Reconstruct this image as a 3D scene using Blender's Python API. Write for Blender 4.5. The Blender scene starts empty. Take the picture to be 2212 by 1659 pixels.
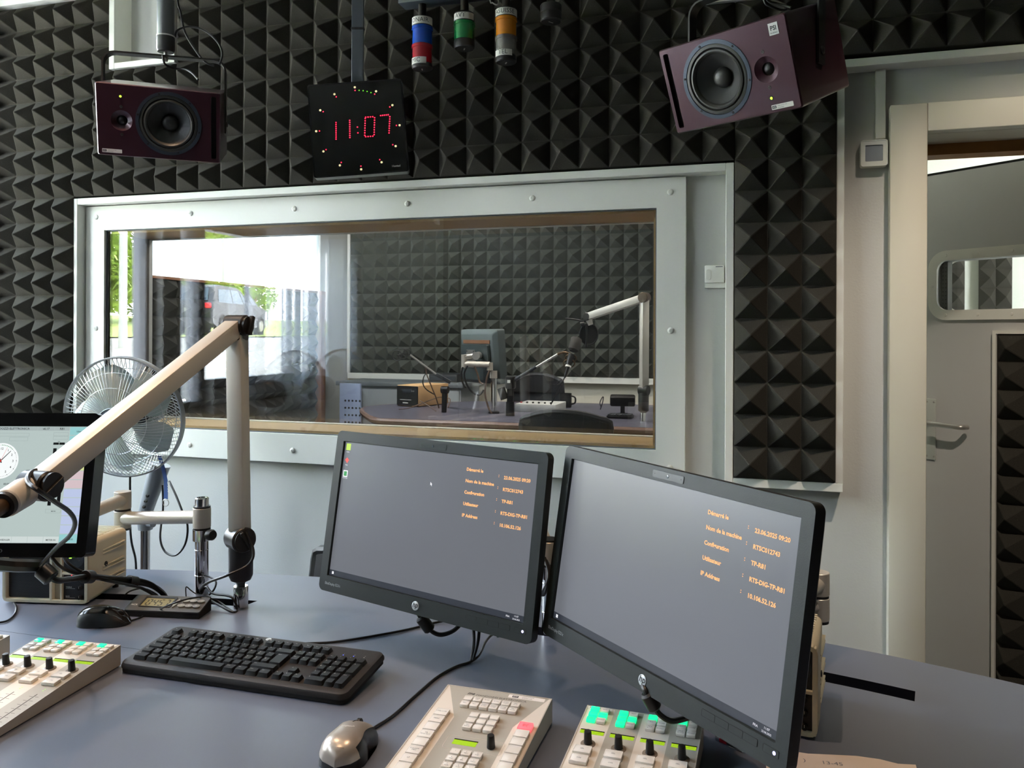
# Radio control room with a window into a studio.  Units: metres.
# World frame: X along the window wall (to the right), Y towards that wall, Z up, floor at z = 0.
# The camera stands at (0, 0, 1.35) and looks 17 degrees to the left of +Y.
import bpy, bmesh, math, random
import numpy as np
from mathutils import Matrix, Vector
random.seed(7)
SC = bpy.context.scene
COL = SC.collection
PI = math.pi

# ------------------------------------------------------------------ survey helpers
F, CX, CY, ROLL, YAW, CZ = 1790.3, 1106.0, 721.14, .0041, .2988, 1.35
_cr, _sr, _cy, _sy = math.cos(ROLL), math.sin(ROLL), math.cos(YAW), math.sin(YAW)
EYE = Vector((0, 0, CZ))
def ray(px, py):
    a, b = px-CX, py-CY
    u = _cr*a+_sr*b; v = -_sr*a+_cr*b
    x, z = u/F, -v/F
    return Vector((x*_cy-_sy, x*_sy+_cy, z))
def PY(px, py, Y): r = ray(px, py); return EYE+r*(Y/r.y)
def PX(px, py, X): r = ray(px, py); return EYE+r*(X/r.x)
def PZ(px, py, Z): r = ray(px, py); return EYE+r*((Z-CZ)/r.z)
def PD(px, py, d): return EYE+ray(px, py)*d

# ------------------------------------------------------------------ materials
def lin(h):
    h = h.lstrip('#'); o = []
    for i in (0, 2, 4):
        c = int(h[i:i+2], 16)/255
        o.append(c/12.92 if c <= .04045 else ((c+.055)/1.055)**2.4)
    return (*o, 1)
MATS = {}
def mat(name, col='#808080', rough=.5, metal=0, spec=.5, emit=None, es=1, trans=0, coat=0, noise=None, bump=None, alpha=1, sheen=0, ior=1.45):
    """noise = (scale, amount, detail); bump = (scale, strength)"""
    if name in MATS: return MATS[name]
    m = bpy.data.materials.new(name); m.use_nodes = True
    nt = m.node_tree; b = nt.nodes['Principled BSDF']
    c = lin(col) if isinstance(col, str) else col
    b.inputs['Base Color'].default_value = c
    b.inputs['Roughness'].default_value = rough
    b.inputs['Metallic'].default_value = metal
    b.inputs['Specular IOR Level'].default_value = spec
    b.inputs['Transmission Weight'].default_value = trans
    b.inputs['Coat Weight'].default_value = coat
    b.inputs['Sheen Weight'].default_value = sheen
    b.inputs['IOR'].default_value = ior
    b.inputs['Alpha'].default_value = alpha
    if emit:
        b.inputs['Emission Color'].default_value = lin(emit); b.inputs['Emission Strength'].default_value = es
    if noise or bump:
        tc = nt.nodes.new('ShaderNodeTexCoord')
    if noise:
        n = nt.nodes.new('ShaderNodeTexNoise'); n.inputs['Scale'].default_value = noise[0]
        n.inputs['Detail'].default_value = noise[2] if len(noise) > 2 else 4
        nt.links.new(tc.outputs['Object'], n.inputs['Vector'])
        mx = nt.nodes.new('ShaderNodeMix'); mx.data_type = 'RGBA'
        a = noise[1]
        mx.inputs[6].default_value = tuple(max(0, x*(1-a)) for x in c[:3])+(1,)
        mx.inputs[7].default_value = tuple(min(1, x*(1+a)) for x in c[:3])+(1,)
        nt.links.new(n.outputs['Fac'], mx.inputs[0]); nt.links.new(mx.outputs[2], b.inputs['Base Color'])
    if bump:
        n2 = nt.nodes.new('ShaderNodeTexNoise'); n2.inputs['Scale'].default_value = bump[0]; n2.inputs['Detail'].default_value = 6
        nt.links.new(tc.outputs['Object'], n2.inputs['Vector'])
        bp = nt.nodes.new('ShaderNodeBump'); bp.inputs['Strength'].default_value = bump[1]; bp.inputs['Distance'].default_value = .004
        nt.links.new(n2.outputs['Fac'], bp.inputs['Height']); nt.links.new(bp.outputs['Normal'], b.inputs['Normal'])
    MATS[name] = m
    return m
def glass_mat(name, base=.05, tint=(1, 1, 1, 1), rough=0):
    """thin window pane: clear, with an angle dependent mirror coat"""
    m = bpy.data.materials.new(name); m.use_nodes = True; nt = m.node_tree; nt.nodes.clear()
    out = nt.nodes.new('ShaderNodeOutputMaterial'); mix = nt.nodes.new('ShaderNodeMixShader')
    tr = nt.nodes.new('ShaderNodeBsdfTransparent'); tr.inputs[0].default_value = tint
    gl = nt.nodes.new('ShaderNodeBsdfGlossy'); gl.inputs['Roughness'].default_value = rough
    lw = nt.nodes.new('ShaderNodeLayerWeight'); lw.inputs[0].default_value = .5
    pw = nt.nodes.new('ShaderNodeMath'); pw.operation = 'POWER'; pw.inputs[1].default_value = 5
    ma = nt.nodes.new('ShaderNodeMath'); ma.operation = 'MULTIPLY_ADD'; ma.inputs[1].default_value = 1-base; ma.inputs[2].default_value = base
    nt.links.new(lw.outputs['Facing'], pw.inputs[0]); nt.links.new(pw.outputs[0], ma.inputs[0]); nt.links.new(ma.outputs[0], mix.inputs[0])
    nt.links.new(tr.outputs[0], mix.inputs[1]); nt.links.new(gl.outputs[0], mix.inputs[2]); nt.links.new(mix.outputs[0], out.inputs[0])
    MATS[name] = m; return m
def foam_mat(name, col, speck):
    m = mat(name, col, .95, spec=.15, bump=(480, .14)); nt = m.node_tree; b = nt.nodes['Principled BSDF']
    tc = nt.nodes.new('ShaderNodeTexCoord'); v = nt.nodes.new('ShaderNodeTexVoronoi'); v.inputs['Scale'].default_value = 95
    r = nt.nodes.new('ShaderNodeValToRGB'); r.color_ramp.elements[0].position = .03; r.color_ramp.elements[1].position = .075
    n = nt.nodes.new('ShaderNodeTexNoise'); n.inputs['Scale'].default_value = 420; n.inputs['Detail'].default_value = 2
    c = lin(col)
    r.color_ramp.elements[0].color = lin(speck); r.color_ramp.elements[1].color = c
    mx = nt.nodes.new('ShaderNodeMix'); mx.data_type = 'RGBA'; mx.blend_type = 'MULTIPLY'; mx.inputs[0].default_value = .6
    nt.links.new(tc.outputs['Object'], v.inputs['Vector']); nt.links.new(tc.outputs['Object'], n.inputs['Vector'])
    nt.links.new(v.outputs['Distance'], r.inputs[0]); nt.links.new(r.outputs[0], mx.inputs[6]); nt.links.new(n.outputs['Fac'], mx.inputs[7])
    g = nt.nodes.new('ShaderNodeMix'); g.data_type = 'RGBA'; g.blend_type = 'MULTIPLY'; g.inputs[0].default_value = 1; g.inputs[7].default_value = (1.6, 1.6, 1.6, 1)
    nt.links.new(mx.outputs[2], g.inputs[6]); nt.links.new(g.outputs[2], b.inputs['Base Color'])
    return m

# ------------------------------------------------------------------ mesh builder
def fr(o, u, v, w=None):
    """4x4 frame from origin and axes"""
    u = Vector(u).normalized(); v = Vector(v); 
    if w is None: w = u.cross(v).normalized(); v = w.cross(u)
    else: w = Vector(w).normalized()
    v = v.normalized()
    M = Matrix.Identity(4)
    for i in range(3): M[i][0] = u[i]; M[i][1] = v[i]; M[i][2] = w[i]; M[i][3] = o[i]
    return M
def axis_frame(p0, d):
    d = Vector(d).normalized(); t = Vector((0, 0, 1)) if abs(d.z) < .95 else Vector((1, 0, 0))
    u = t.cross(d).normalized(); v = d.cross(u)
    return fr(p0, u, v, d)
def T(x, y, z): return Matrix.Translation((x, y, z))
def RX(a): return Matrix.Rotation(a, 4, 'X')
def RY(a): return Matrix.Rotation(a, 4, 'Y')
def RZ(a): return Matrix.Rotation(a, 4, 'Z')
def spline(pts, k=6, closed=False):
    P = [Vector(p) for p in pts]; n = len(P); out = []
    if n < 3: return P
    for i in range(n if closed else n-1):
        g = (lambda j: P[j % n]) if closed else (lambda j: P[max(0, min(n-1, j))])
        a, b, c, d = g(i-1), g(i), g(i+1), g(i+2)
        for s in range(k):
            t = s/k
            out.append(.5*((2*b)+(c-a)*t+(2*a-5*b+4*c-d)*t*t+(3*b-a-3*c+d)*t**3))
    if not closed: out.append(P[-1])
    return out
_boxcache = {}
def _boxgeo(bev, seg, sx, sy, sz):
    key = (round(bev, 5), seg, round(sx, 5), round(sy, 5), round(sz, 5))
    if key in _boxcache: return _boxcache[key]
    bm = bmesh.new(); bmesh.ops.create_cube(bm, size=1)
    for v in bm.verts: v.co = Vector((v.co.x*sx, v.co.y*sy, v.co.z*sz))
    if bev > 0: bmesh.ops.bevel(bm, geom=bm.edges[:], offset=bev, segments=seg, profile=.5, affect='EDGES')
    bm.verts.index_update()
    r = ([v.co.copy() for v in bm.verts], [[v.index for v in f.verts] for f in bm.faces]); bm.free()
    _boxcache[key] = r; return r
class B:
    def __init__(s, M=None): s.v = []; s.f = []; s.mi = []; s.M = M or Matrix.Identity(4)
    def add(s, vs, fs, M=None, mi=0):
        MM = s.M @ M if M is not None else s.M
        o = len(s.v); s.v += [MM @ Vector(v) for v in vs]
        s.f += [[i+o for i in f] for f in fs]; s.mi += [mi]*len(fs); return s
    def box(s, c, d, bev=0, seg=2, M=None, mi=0):
        bev = min(bev, min(d)*.49)
        vs, fs = _boxgeo(bev, seg, *d)
        return s.add([v+Vector(c) for v in vs], fs, M, mi)
    def bx(s, a, b, bev=0, seg=2, M=None, mi=0):
        return s.box([(a[i]+b[i])/2 for i in range(3)], [abs(b[i]-a[i]) for i in range(3)], bev, seg, M, mi)
    def lathe(s, prof, M=None, n=32, mi=0, a0=0, a1=2*PI, caps=True):
        """prof: (radius, height) along local z"""
        full = abs(a1-a0-2*PI) < 1e-6; m = n if full else n+1; vs = []; fs = []
        for r, h in prof:
            for k in range(m):
                a = a0+(a1-a0)*k/n; vs.append((r*math.cos(a), r*math.sin(a), h))
        for i in range(len(prof)-1):
            for k in range(n):
                k2 = (k+1) % m
                fs.append([i*m+k, i*m+k2, (i+1)*m+k2, (i+1)*m+k])
        if full and caps and prof[0] != prof[-1]:
            if prof[0][0] > 1e-6: fs.append(list(range(m))[::-1])
            if prof[-1][0] > 1e-6: fs.append([(len(prof)-1)*m+k for k in range(m)])
        return s.add(vs, fs, M, mi)
    def cyl(s, p0, p1, r, r1=None, n=24, mi=0, bev=0):
        p0, p1 = Vector(p0), Vector(p1); L = (p1-p0).length; r1 = r if r1 is None else r1
        if bev: pr = [(max(0, r-bev), 0), (r, bev), (r1, L-bev), (max(0, r1-bev), L)]
        else: pr = [(r, 0), (r1, L)]
        return s.lathe(pr, axis_frame(p0, p1-p0), n, mi)
    def tube(s, pts, r, n=8, mi=0, k=6, smooth=True, closed=False):
        P = spline(pts, k, closed) if smooth else [Vector(p) for p in pts]
        m = len(P); vs = []; fs = []
        up = Vector((0.13, .31, .94)).normalized(); prev = None
        for i in range(m):
            if closed: d = P[(i+1) % m]-P[i-1]
            else: d = P[min(m-1, i+1)]-P[max(0, i-1)]
            d = d.normalized() if d.length > 1e-9 else Vector((0, 0, 1))
            if prev is None: u = up.cross(d); u = u.normalized() if u.length > 1e-3 else Vector((1, 0, 0))
            else:
                u = prev-d*prev.dot(d); u = u.normalized() if u.length > 1e-6 else up.cross(d).normalized()
            prev = u; w = d.cross(u); rr = r(i/(m-1)) if callable(r) else r
            for q in range(n):
                a = 2*PI*q/n; vs.append(P[i]+u*(rr*math.cos(a))+w*(rr*math.sin(a)))
        for i in range(m if closed else m-1):
            for q in range(n):
                q2 = (q+1) % n; j = (i+1) % m
                fs.append([i*n+q, i*n+q2, j*n+q2, j*n+q])
        if not closed: fs.append(list(range(n))[::-1]); fs.append([(m-1)*n+q for q in range(n)])
        return s.add(vs, fs, None, mi)
    def prism(s, poly, z0, z1, M=None, mi=0):
        n = len(poly); vs = [(x, y, z0) for x, y in poly]+[(x, y, z1) for x, y in poly]
        fs = [list(range(n))[::-1], [n+i for i in range(n)]]+[[i, (i+1) % n, n+(i+1) % n, n+i] for i in range(n)]
        return s.add(vs, fs, M, mi)
    def ring(s, outer, inner, z0, z1, M=None, mi=0):
        """frame between two loops with the same point count"""
        n = len(outer); vs = [(x, y, z) for z in (z0, z1) for L in (outer, inner) for x, y in L]
        O0, I0, O1, I1 = 0, n, 2*n, 3*n; fs = []
        for i in range(n):
            j = (i+1) % n
            fs += [[O1+i, O1+j, I1+j, I1+i], [O0+j, O0+i, I0+i, I0+j], [O0+i, O0+j, O1+j, O1+i], [I0+j, I0+i, I1+i, I1+j]]
        return s.add(vs, fs, M, mi)
    def text(s, body, size, M, mi=0, align='LEFT', bold=0, depth=.0002, sx=1, res=2):
        vs, fs = text_geo(body, bold, res)
        if not vs: return s
        xs = [v[0] for v in vs]; w = max(xs)
        off = {'LEFT': 0, 'CENTER': -w/2, 'RIGHT': -w}[align]
        return s.add([((x+off)*size*sx, y*size, depth) for x, y in vs], fs, M, mi)
    def build(s, name, m, parent=None, smooth=35, kind=None, label=None):
        me = bpy.data.meshes.new(name); me.from_pydata([tuple(v) for v in s.v], [], s.f)
        ms = m if isinstance(m, (list, tuple)) else [m]
        for x in ms: me.materials.append(x)
        if len(ms) > 1: me.polygons.foreach_set('material_index', s.mi)
        me.validate(clean_customdata=False)
        if smooth:
            me.polygons.foreach_set('use_smooth', [True]*len(me.polygons)); me.set_sharp_from_angle(angle=math.radians(smooth))
        me.update()
        o = bpy.data.objects.new(name, me); COL.objects.link(o)
        if parent: o.parent = parent
        if kind: o['kind'] = kind
        if label: o['label'] = label
        return o
_tg = {}
def text_geo(body, bold, res):
    key = (body, bold, res)
    if key in _tg: return _tg[key]
    c = bpy.data.curves.new('lettering', 'FONT'); c.body = body; c.size = 1; c.resolution_u = res; c.offset = bold; c.fill_mode = 'FRONT'
    o = bpy.data.objects.new('lettering', c)
    me = bpy.data.meshes.new_from_object(o)
    r = ([(v.co.x, v.co.y) for v in me.vertices], [list(p.vertices) for p in me.polygons]) if me else ([], [])
    bpy.data.objects.remove(o); bpy.data.curves.remove(c)
    if me: bpy.data.meshes.remove(me)
    _tg[key] = r; return r
def rrect(w, h, r, n=5, cx=0, cy=0):
    out = []
    for sx, sy, a in ((1, 1, 0), (-1, 1, PI/2), (-1, -1, PI), (1, -1, 3*PI/2)):
        for k in range(n+1):
            t = a+PI/2*k/n; out.append((cx+sx*(w/2-r)+r*math.cos(t), cy+sy*(h/2-r)+r*math.sin(t)))
    return out
def circ(r, n=32, cx=0, cy=0): return [(cx+r*math.cos(2*PI*k/n), cy+r*math.sin(2*PI*k/n)) for k in range(n)]
def thing(name, label, cat, M=None, group=None):
    o = bpy.data.objects.new(name, None); COL.objects.link(o); o.empty_display_size = .05
    if M is not None: o.matrix_world = M if isinstance(M, Matrix) else T(*M)
    o['label'] = label; o['category'] = cat
    if group: o['group'] = group
    return o
def tag(o, label, cat, group=None):
    o['label'] = label; o['category'] = cat
    if group: o['group'] = group
    return o
def copy_tree(o, M=None, parent=None, label=None):
    c = o.copy(); COL.objects.link(c)
    if parent: c.parent = parent
    if M is not None: c.matrix_world = M
    if label: c['label'] = label
    for ch in list(o.children): copy_tree(ch, None, c)
    return c
# ------------------------------------------------------------------ palette
white_paint = mat('white_wall_paint', '#c6c6c1', .75, bump=(140, .12))
white_gloss = mat('white_lacquer', '#e4e3da', .45)
cream_paint = mat('cream_lacquer', '#d0cab9', .5)
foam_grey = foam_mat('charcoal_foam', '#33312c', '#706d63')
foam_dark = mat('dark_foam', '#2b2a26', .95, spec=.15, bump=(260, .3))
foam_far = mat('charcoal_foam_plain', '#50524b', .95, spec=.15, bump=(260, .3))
wood = mat('beech_board', '#a98a5a', .6, noise=(160, .16, 6))
dark_wood = mat('brown_edge', '#7a5236', .6, noise=(60, .15))
black = mat('black_plastic', '#141414', .45)
black_soft = mat('black_matt', '#0d0d0d', .8)
rubber = mat('black_cable', '#101010', .42)
chrome = mat('chrome', '#d8d8da', .08, metal=1)
steel = mat('brushed_steel', '#b9b6b0', .34, metal=.75)
silver = mat('silver_lacquer', '#b9b5ab', .38, metal=.55)
alu = mat('anodised_aluminium', '#c6c1b6', .42, metal=.35)
dark_grey = mat('dark_grey_metal', '#2c3136', .5)
floor_m = mat('grey_carpet', '#565a60', .95, noise=(220, .25))
ceil_m = mat('grey_ceiling', '#b5b3ab', .9)
pane_m = glass_mat('window_glass', .055)
pane_s = glass_mat('studio_glass', .085)
frame_grey = mat('grey_window_frame', '#8d9096', .5)

def wall(name, parts, m=None):
    b = B()
    for a, c in parts: b.bx(a, c)
    return b.build(name, m or white_paint, smooth=0, kind='structure')

ZC = 3.0; FZ = -.12
WX0, WX1, WZ0, WZ1 = -2.586, -.349, .9694, 1.766          # opening of the studio window
DX0, DX1, DZ1 = .455, 1.44, 1.972                          # door opening
wall('floor', [((-3.3, -2.2, FZ-.1), (2.6, 3.0, FZ)), ((.3, 3.0, FZ-.1), (3.2, 5.0, FZ))], floor_m)
wall('ceiling', [((-3.3, -2.2, ZC), (3.2, 5.95, ZC+.15))], ceil_m)
wall('wall_front', [((-3.3, 2.77, FZ), (WX0, 3.0, ZC)), ((WX1, 2.77, FZ), (DX0, 3.0, ZC)), ((WX0, 2.77, FZ), (WX1, 3.0, WZ0)),
                    ((WX0, 2.77, WZ1), (WX1, 3.0, ZC)), ((DX0, 2.77, DZ1), (DX1, 3.0, ZC)), ((DX1, 2.77, FZ), (2.6, 3.0, ZC))])
LY0, LY1, LZ0, LZ1 = .15, 2.6, .95, 2.8                    # window of this room, in the left wall
SY0, SY1, SZ0, SZ1 = 3.12, 5.335, .93, 2.72                # window of the studio, in the same wall
LP0, LP1 = 1.68, 1.82                                      # wide post: left of it a low window, right of it a tall glazed door
wall('wall_left', [((-3.3, -2.2, FZ), (-3.1, LY0, 2.42)), ((-3.3, -2.2, 2.42), (-3.1, -2.1, ZC)), ((-3.3, -2.1, 2.96), (-3.1, 1.55, ZC)), ((-3.3, 1.55, 2.42), (-3.1, LP0, ZC)), ((-3.3, LY0, FZ), (-3.1, LP0, LZ0)), ((-3.3, LY0, 2.02), (-3.1, LP0, 2.42)), ((-3.3, LP0, FZ), (-3.1, LP1, ZC)), ((-3.3, LP1, FZ), (-3.1, LY1, .1)), ((-3.3, LP1, LZ1), (-3.1, LY1, ZC)), ((-3.3, LY1, FZ), (-3.1, 2.77, ZC)),
                   ((-3.3, 2.77, 0), (-3.1, SY0, ZC)), ((-3.3, SY0, 0), (-3.1, SY1, SZ0)), ((-3.3, SY0, SZ1), (-3.1, SY1, ZC)), ((-3.3, SY1, 0), (-3.1, 5.95, ZC))])
dark_abs = mat('dark_absorber', '#3a3a38', .9, bump=(60, .3))
wall('wall_back', [((-3.3, -2.4, FZ), (2.6, -2.2, ZC))], dark_abs)
wall('wall_right', [((2.4, -2.2, FZ), (2.6, 2.77, ZC))], dark_abs)
wall('floor_studio', [((-3.1, 3.0, FZ-.1), (.3, 5.75, .18))], floor_m)
wall('wall_studio_back', [((-3.3, 5.75, 0), (1.8, 5.95, ZC))], cream_paint)
wall('wall_studio_right', [((.30, 3.0, FZ), (.40, 5.75, ZC))])
wall('wall_corridor', [((.40, 4.9, FZ), (3.2, 5.0, ZC)), ((3.1, 3.0, FZ), (3.2, 4.9, ZC))], mat('corridor_paint', '#d3d8cb', .85, bump=(90, .3)))

# ------------------------------------------------------------------ pyramid foam
def foam(cells, xs, zs, base, tip, back, axis='Y'):
    """cells: set of (i, j); xs/zs: grid lines.  axis Y: faces -Y.  axis X: faces +X (xs run along Y)"""
    P = (lambda a, d, z: (a, d, z)) if axis == 'Y' else (lambda a, d, z: (d, a, z))
    vs = []; fs = []; ix = {}
    def V(i, j):
        if (i, j) not in ix: ix[(i, j)] = len(vs); vs.append(P(xs[i], base, zs[j]))
        return ix[(i, j)]
    def K(i, j):
        if ('b', i, j) not in ix: ix[('b', i, j)] = len(vs); vs.append(P(xs[i], back, zs[j]))
        return ix[('b', i, j)]
    for i, j in sorted(cells):
        q = [V(i, j), V(i+1, j), V(i+1, j+1), V(i, j+1)]
        c = len(vs); h = random.uniform(-.0025, .0025); vs.append(P((xs[i]+xs[i+1])/2+random.uniform(-.0015, .0015), tip+h, (zs[j]+zs[j+1])/2+random.uniform(-.0015, .0015)))
        for k in range(4): fs.append([q[k], q[(k+1) % 4], c])
        for (di, dj), (a, b_) in {(0, -1): ((i, j), (i+1, j)), (1, 0): ((i+1, j), (i+1, j+1)), (0, 1): ((i+1, j+1), (i, j+1)), (-1, 0): ((i, j+1), (i, j))}.items():
            if (i+di, j+dj) not in cells: fs.append([V(*b_), V(*a), K(*a), K(*b_)])
    if axis == 'X': fs = [f[::-1] for f in fs]
    b = B(); b.add(vs, fs); return b
def soft(o, w=.0022):
    bm = bmesh.new(); bm.from_mesh(o.data)
    es = [e for e in bm.edges if len(e.link_faces) == 2 and e.calc_face_angle() > .2]
    bmesh.ops.bevel(bm, geom=es, offset=w, segments=1, affect='EDGES'); bm.to_mesh(o.data); bm.free(); return o
gx = [-.1+.1*(k-30) for k in range(60)]                    # grid lines: index 30 is X = -0.1
gz = [.9+.1*k for k in range(19)]
I = lambda x: round((x+.1)*10)+30
J = lambda z: round((z-.9)*10)
def cells(x0, x1, z0, z1): return {(i, j) for i in range(I(x0), I(x1)) for j in range(J(z0), J(z1))}
box_a, box_b = cells(-2.5, -2.2, 2.4, 2.7), cells(-.2, .1, 2.4, 2.7)
main = (cells(-3.1, -2.7, .9, 2.7) | cells(-2.7, -.1, 1.9, 2.7))-box_a-box_b
o = soft(foam(main, gx, gz, 2.70, 2.634, 2.745).build('acoustic_foam', foam_grey, smooth=0))
tag(o, 'charcoal pyramid foam covering the wall left of and above the studio window', 'acoustic foam')
o = soft(foam(cells(-.1, .2, .9, 2.7)-box_b, gx, gz, 2.70, 2.634, 2.745).build('acoustic_foam', foam_grey, smooth=0))
tag(o, 'tall narrow charcoal pyramid foam strip between the studio window and the door', 'acoustic foam')
o = soft(foam(cells(.2, 1.6, 2.2, 2.7), gx, gz, 2.70, 2.634, 2.745).build('acoustic_foam', foam_grey, smooth=0))
tag(o, 'charcoal pyramid foam band above the door frame', 'acoustic foam')
# studio foam
fx = [-3.05+.1*k for k in range(33)]; fz = [1.05+.1*k for k in range(18)]
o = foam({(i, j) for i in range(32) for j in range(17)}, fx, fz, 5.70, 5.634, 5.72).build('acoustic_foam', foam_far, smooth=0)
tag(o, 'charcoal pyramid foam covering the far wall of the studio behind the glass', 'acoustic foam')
py_ = [3.09+.102*k for k in range(21)]; pz_ = [.35+.1*k for k in range(14)]
t = thing('foam_screen', 'foam covered panel with a brown edge standing before the studio window blind', 'acoustic panel', (-3.03, 4.1, .18))
o = foam({(i, j) for i in range(20) for j in range(13)}, [y-4.1 for y in py_], [z-.18-.015 for z in pz_], .01, .065, -.02, 'X').build('foam_lining', foam_dark, t, smooth=0)
B().bx((-.035, -1.02, .12), (-.02, 1.03, 1.46)).bx((-.035, 1.03, 0), (.06, 1.09, 1.462), .003).bx((-.035, -1.06, 0), (.06, -1.02, 1.462), .003).bx((-.035, -1.02, 1.448), (.03, 1.03, 1.462)).build('board', dark_wood, t)

# ------------------------------------------------------------------ white battens round the foam
n_tr = [0]
def trim(parts, m=None):
    n_tr[0] += 1; b = B()
    for a, c in parts: b.bx(a, c, .0015, 1)
    o = b.build('trim_%d' % n_tr[0], m or white_gloss); o['kind'] = 'structure'; return o
trim([((-2.707, 2.70, .872), (-2.684, 2.77, 1.893)), ((-2.684, 2.70, 1.868), (-.127, 2.77, 1.893)), ((-.127, 2.70, .872), (-.102, 2.77, 1.893))])
trim([((-.102, 2.70, .872), (.222, 2.77, .899)), ((.2, 2.70, .899), (.222, 2.77, 2.187)), ((.222, 2.70, 2.163), (1.6, 2.77, 2.187))])
trim([((-3.1, 2.70, .872), (-2.707, 2.77, .899))])
for x0 in (-2.506, -.206):
    trim([((x0, 2.675, 2.395), (x0+.026, 2.77, 2.75)), ((x0+.29, 2.675, 2.395), (x0+.312, 2.77, 2.75)), ((x0+.026, 2.675, 2.395), (x0+.29, 2.77, 2.418))])
trim([((-3.1, 2.66, 2.70), (x0+.0-2.3, 2.77, 2.735))])
trim([((-3.07, 5.69, 1.005), (.3, 5.75, 1.048)), ((-3.075, 5.69, 1.048), (-3.052, 5.75, 2.75))])

# ------------------------------------------------------------------ the studio window
w1 = bpy.data.objects.new('window_1', None); COL.objects.link(w1); w1['kind'] = 'structure'; w1.location = (-1.467, 2.74, 1.366)
def W1(b): b.M = T(1.467, -2.74, -1.366); return b
def rect(x0, x1, z0, z1): return [(x0, z0), (x1, z0), (x1, z1), (x0, z1)]
XZ = lambda y: fr((0, y, 0), (1, 0, 0), (0, 0, 1))          # local (x, y) -> world (x, z); local z points to -Y
W1(B()).ring(rect(-2.678, -.2547, .861, 1.8635), rect(WX0, WX1, WZ0, WZ1), 0, .03, XZ(2.77)).build('frame_board', white_gloss, w1, kind='structure')
W1(B()).ring(rect(WX0-.01, WX1+.01, WZ0-.01, WZ1+.01), rect(WX0+.004, WX1-.004, WZ0+.004, WZ1-.004), -.012, -.006, XZ(2.745)).build('gasket', mat('gasket_grey', '#55595c', .6), w1)
rv = W1(B()); th = .012
rv.bx((WX0, 2.765, WZ0), (WX1, 2.985, WZ0+th)).bx((WX0, 2.765, WZ1-th), (WX1, 2.985, WZ1)).bx((WX1-th, 2.765, WZ0+th), (WX1, 2.985, WZ1-th))
rv.build('window_reveal', wood, w1)
W1(B()).bx((WX0, 2.765, WZ0+th), (WX0+th, 2.985, WZ1-th)).build('window_reveal', mat('taupe_jamb', '#6f695e', .6), w1)
W1(B()).ring(rect(-2.65, -.29, .9, 1.83), rect(WX0+th, WX1-th, WZ0+th+.004, WZ1-th-.004), -.02, .0, XZ(2.985)).build('rear_frame', white_gloss, w1)
W1(B()).bx((WX0, 2.757, WZ0), (WX1, 2.763, WZ1)).build('window_pane', pane_s, w1, smooth=0)
W1(B()).bx((WX0+th, 2.972, WZ0+th), (WX1-th, 2.978, WZ1-th)).build('window_pane', pane_s, w1, smooth=0)
for q in ((208, 469), (412, 461), (636, 451), (880, 440), (1150, 428), (1448, 415), (207, 709), (1449, 714), (410, 961), (632, 973), (890, 985), (1160, 998), (1447, 1011)):
    p = PY(*q, 2.74); b = W1(B()); M = fr(p, (1, 0, 0), (0, 0, 1))
    b.lathe([(.0105, 0), (.0105, .0015), (.0085, .0035), (.0045, .0045), (.0045, .0035), (0, .0035)], M, 20)
    b.box((0, 0, .004), (.012, .002, .001), 0, 1, M @ RZ(random.uniform(0, 3)))
    b.build('screw', white_gloss, w1)

# ------------------------------------------------------------------ the door
cas = B()
cas.bx((.352, 2.725, FZ), (DX0, 2.77, 2.045), .004).bx((DX0, 2.725, 1.96), (1.53, 2.77, 2.045), .004).bx((DX1, 2.725, FZ), (1.53, 2.77, 1.96), .004)
cas.bx((DX0-.02, 2.77, FZ), (DX0, 3.0, DZ1)).bx((DX0, 2.77, 1.96), (DX1, 3.0, DZ1)).bx((DX1, 2.77, FZ), (DX1+.02, 3.0, DZ1))
dr = bpy.data.objects.new('door_1', None); COL.objects.link(dr); dr['kind'] = 'structure'; dr.location = (.9, 2.9, 0)
o = cas.build('door_frame', cream_paint, dr); o.location = (-.9, -2.9, 0)
b = B(); b.bx((DX0, 2.92, 1.925), (DX1, 3.0, 1.96)).bx((DX0, 2.92, FZ), (DX0+.012, 3.0, 1.925)); o = b.build('door_stop', mat('oak_stop', '#9a6a35', .55, noise=(50, .15)), dr); o.location = (-.9, -2.9, 0)
# leaf: local x from the latch edge to the hinge, front face y = 0 towards the room
A = Vector((.575, 3.545, 0)); ang = math.atan2(-.652, .758)
ML = T(*A) @ RZ(ang)
Li = T(-.9, -2.9, 0) @ ML
def leaf(b): b.M = Li; return b
def LP(px, py, dy=0):
    """leaf coordinates of the photograph's pixel"""
    r = ray(px, py); n = Vector((.652, .758, 0)).normalized(); t = (A-EYE).dot(n)/r.dot(n); p = ML.inverted() @ (EYE+r*t)
    return (p.x, p.z)
b = leaf(B()); b.bx((0, .056, 1.966), (1.02, .058, 1.975)); b.bx((0, .0, 1.965), (1.02, .05, 1.974)); b.build('door_seal', black_soft, dr)
x0, z0 = LP(2008, 692); x1, z1 = LP(2008, 545); ww = .62; FM = fr((0, 0, 0), (1, 0, 0), (0, 0, 1))
xm, zm = x0+ww/2, (z0+z1)/2; hh = z1-z0
b = leaf(B()); b.ring(rrect(ww, hh, .07, 8, xm, zm), rrect(ww-.07, hh-.075, .04, 8, xm, zm), 0, .012, FM)
fo = b.build('window_frame', white_gloss, dr)
for k in range(-2, 3):
    for s in (-1, 1):
        bb = leaf(B()); bb.lathe([(.006, .012), (.005, .0145), (0, .015)], FM @ T(xm+k*.12, zm+s*(hh/2-.019), 0), 12); bb.build('screw', white_gloss, dr)
bb = leaf(B()); bb.lathe([(.006, .012), (.005, .0145), (0, .015)], FM @ T(xm-ww/2+.018, zm, 0), 12); bb.build('screw', white_gloss, dr)
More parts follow.
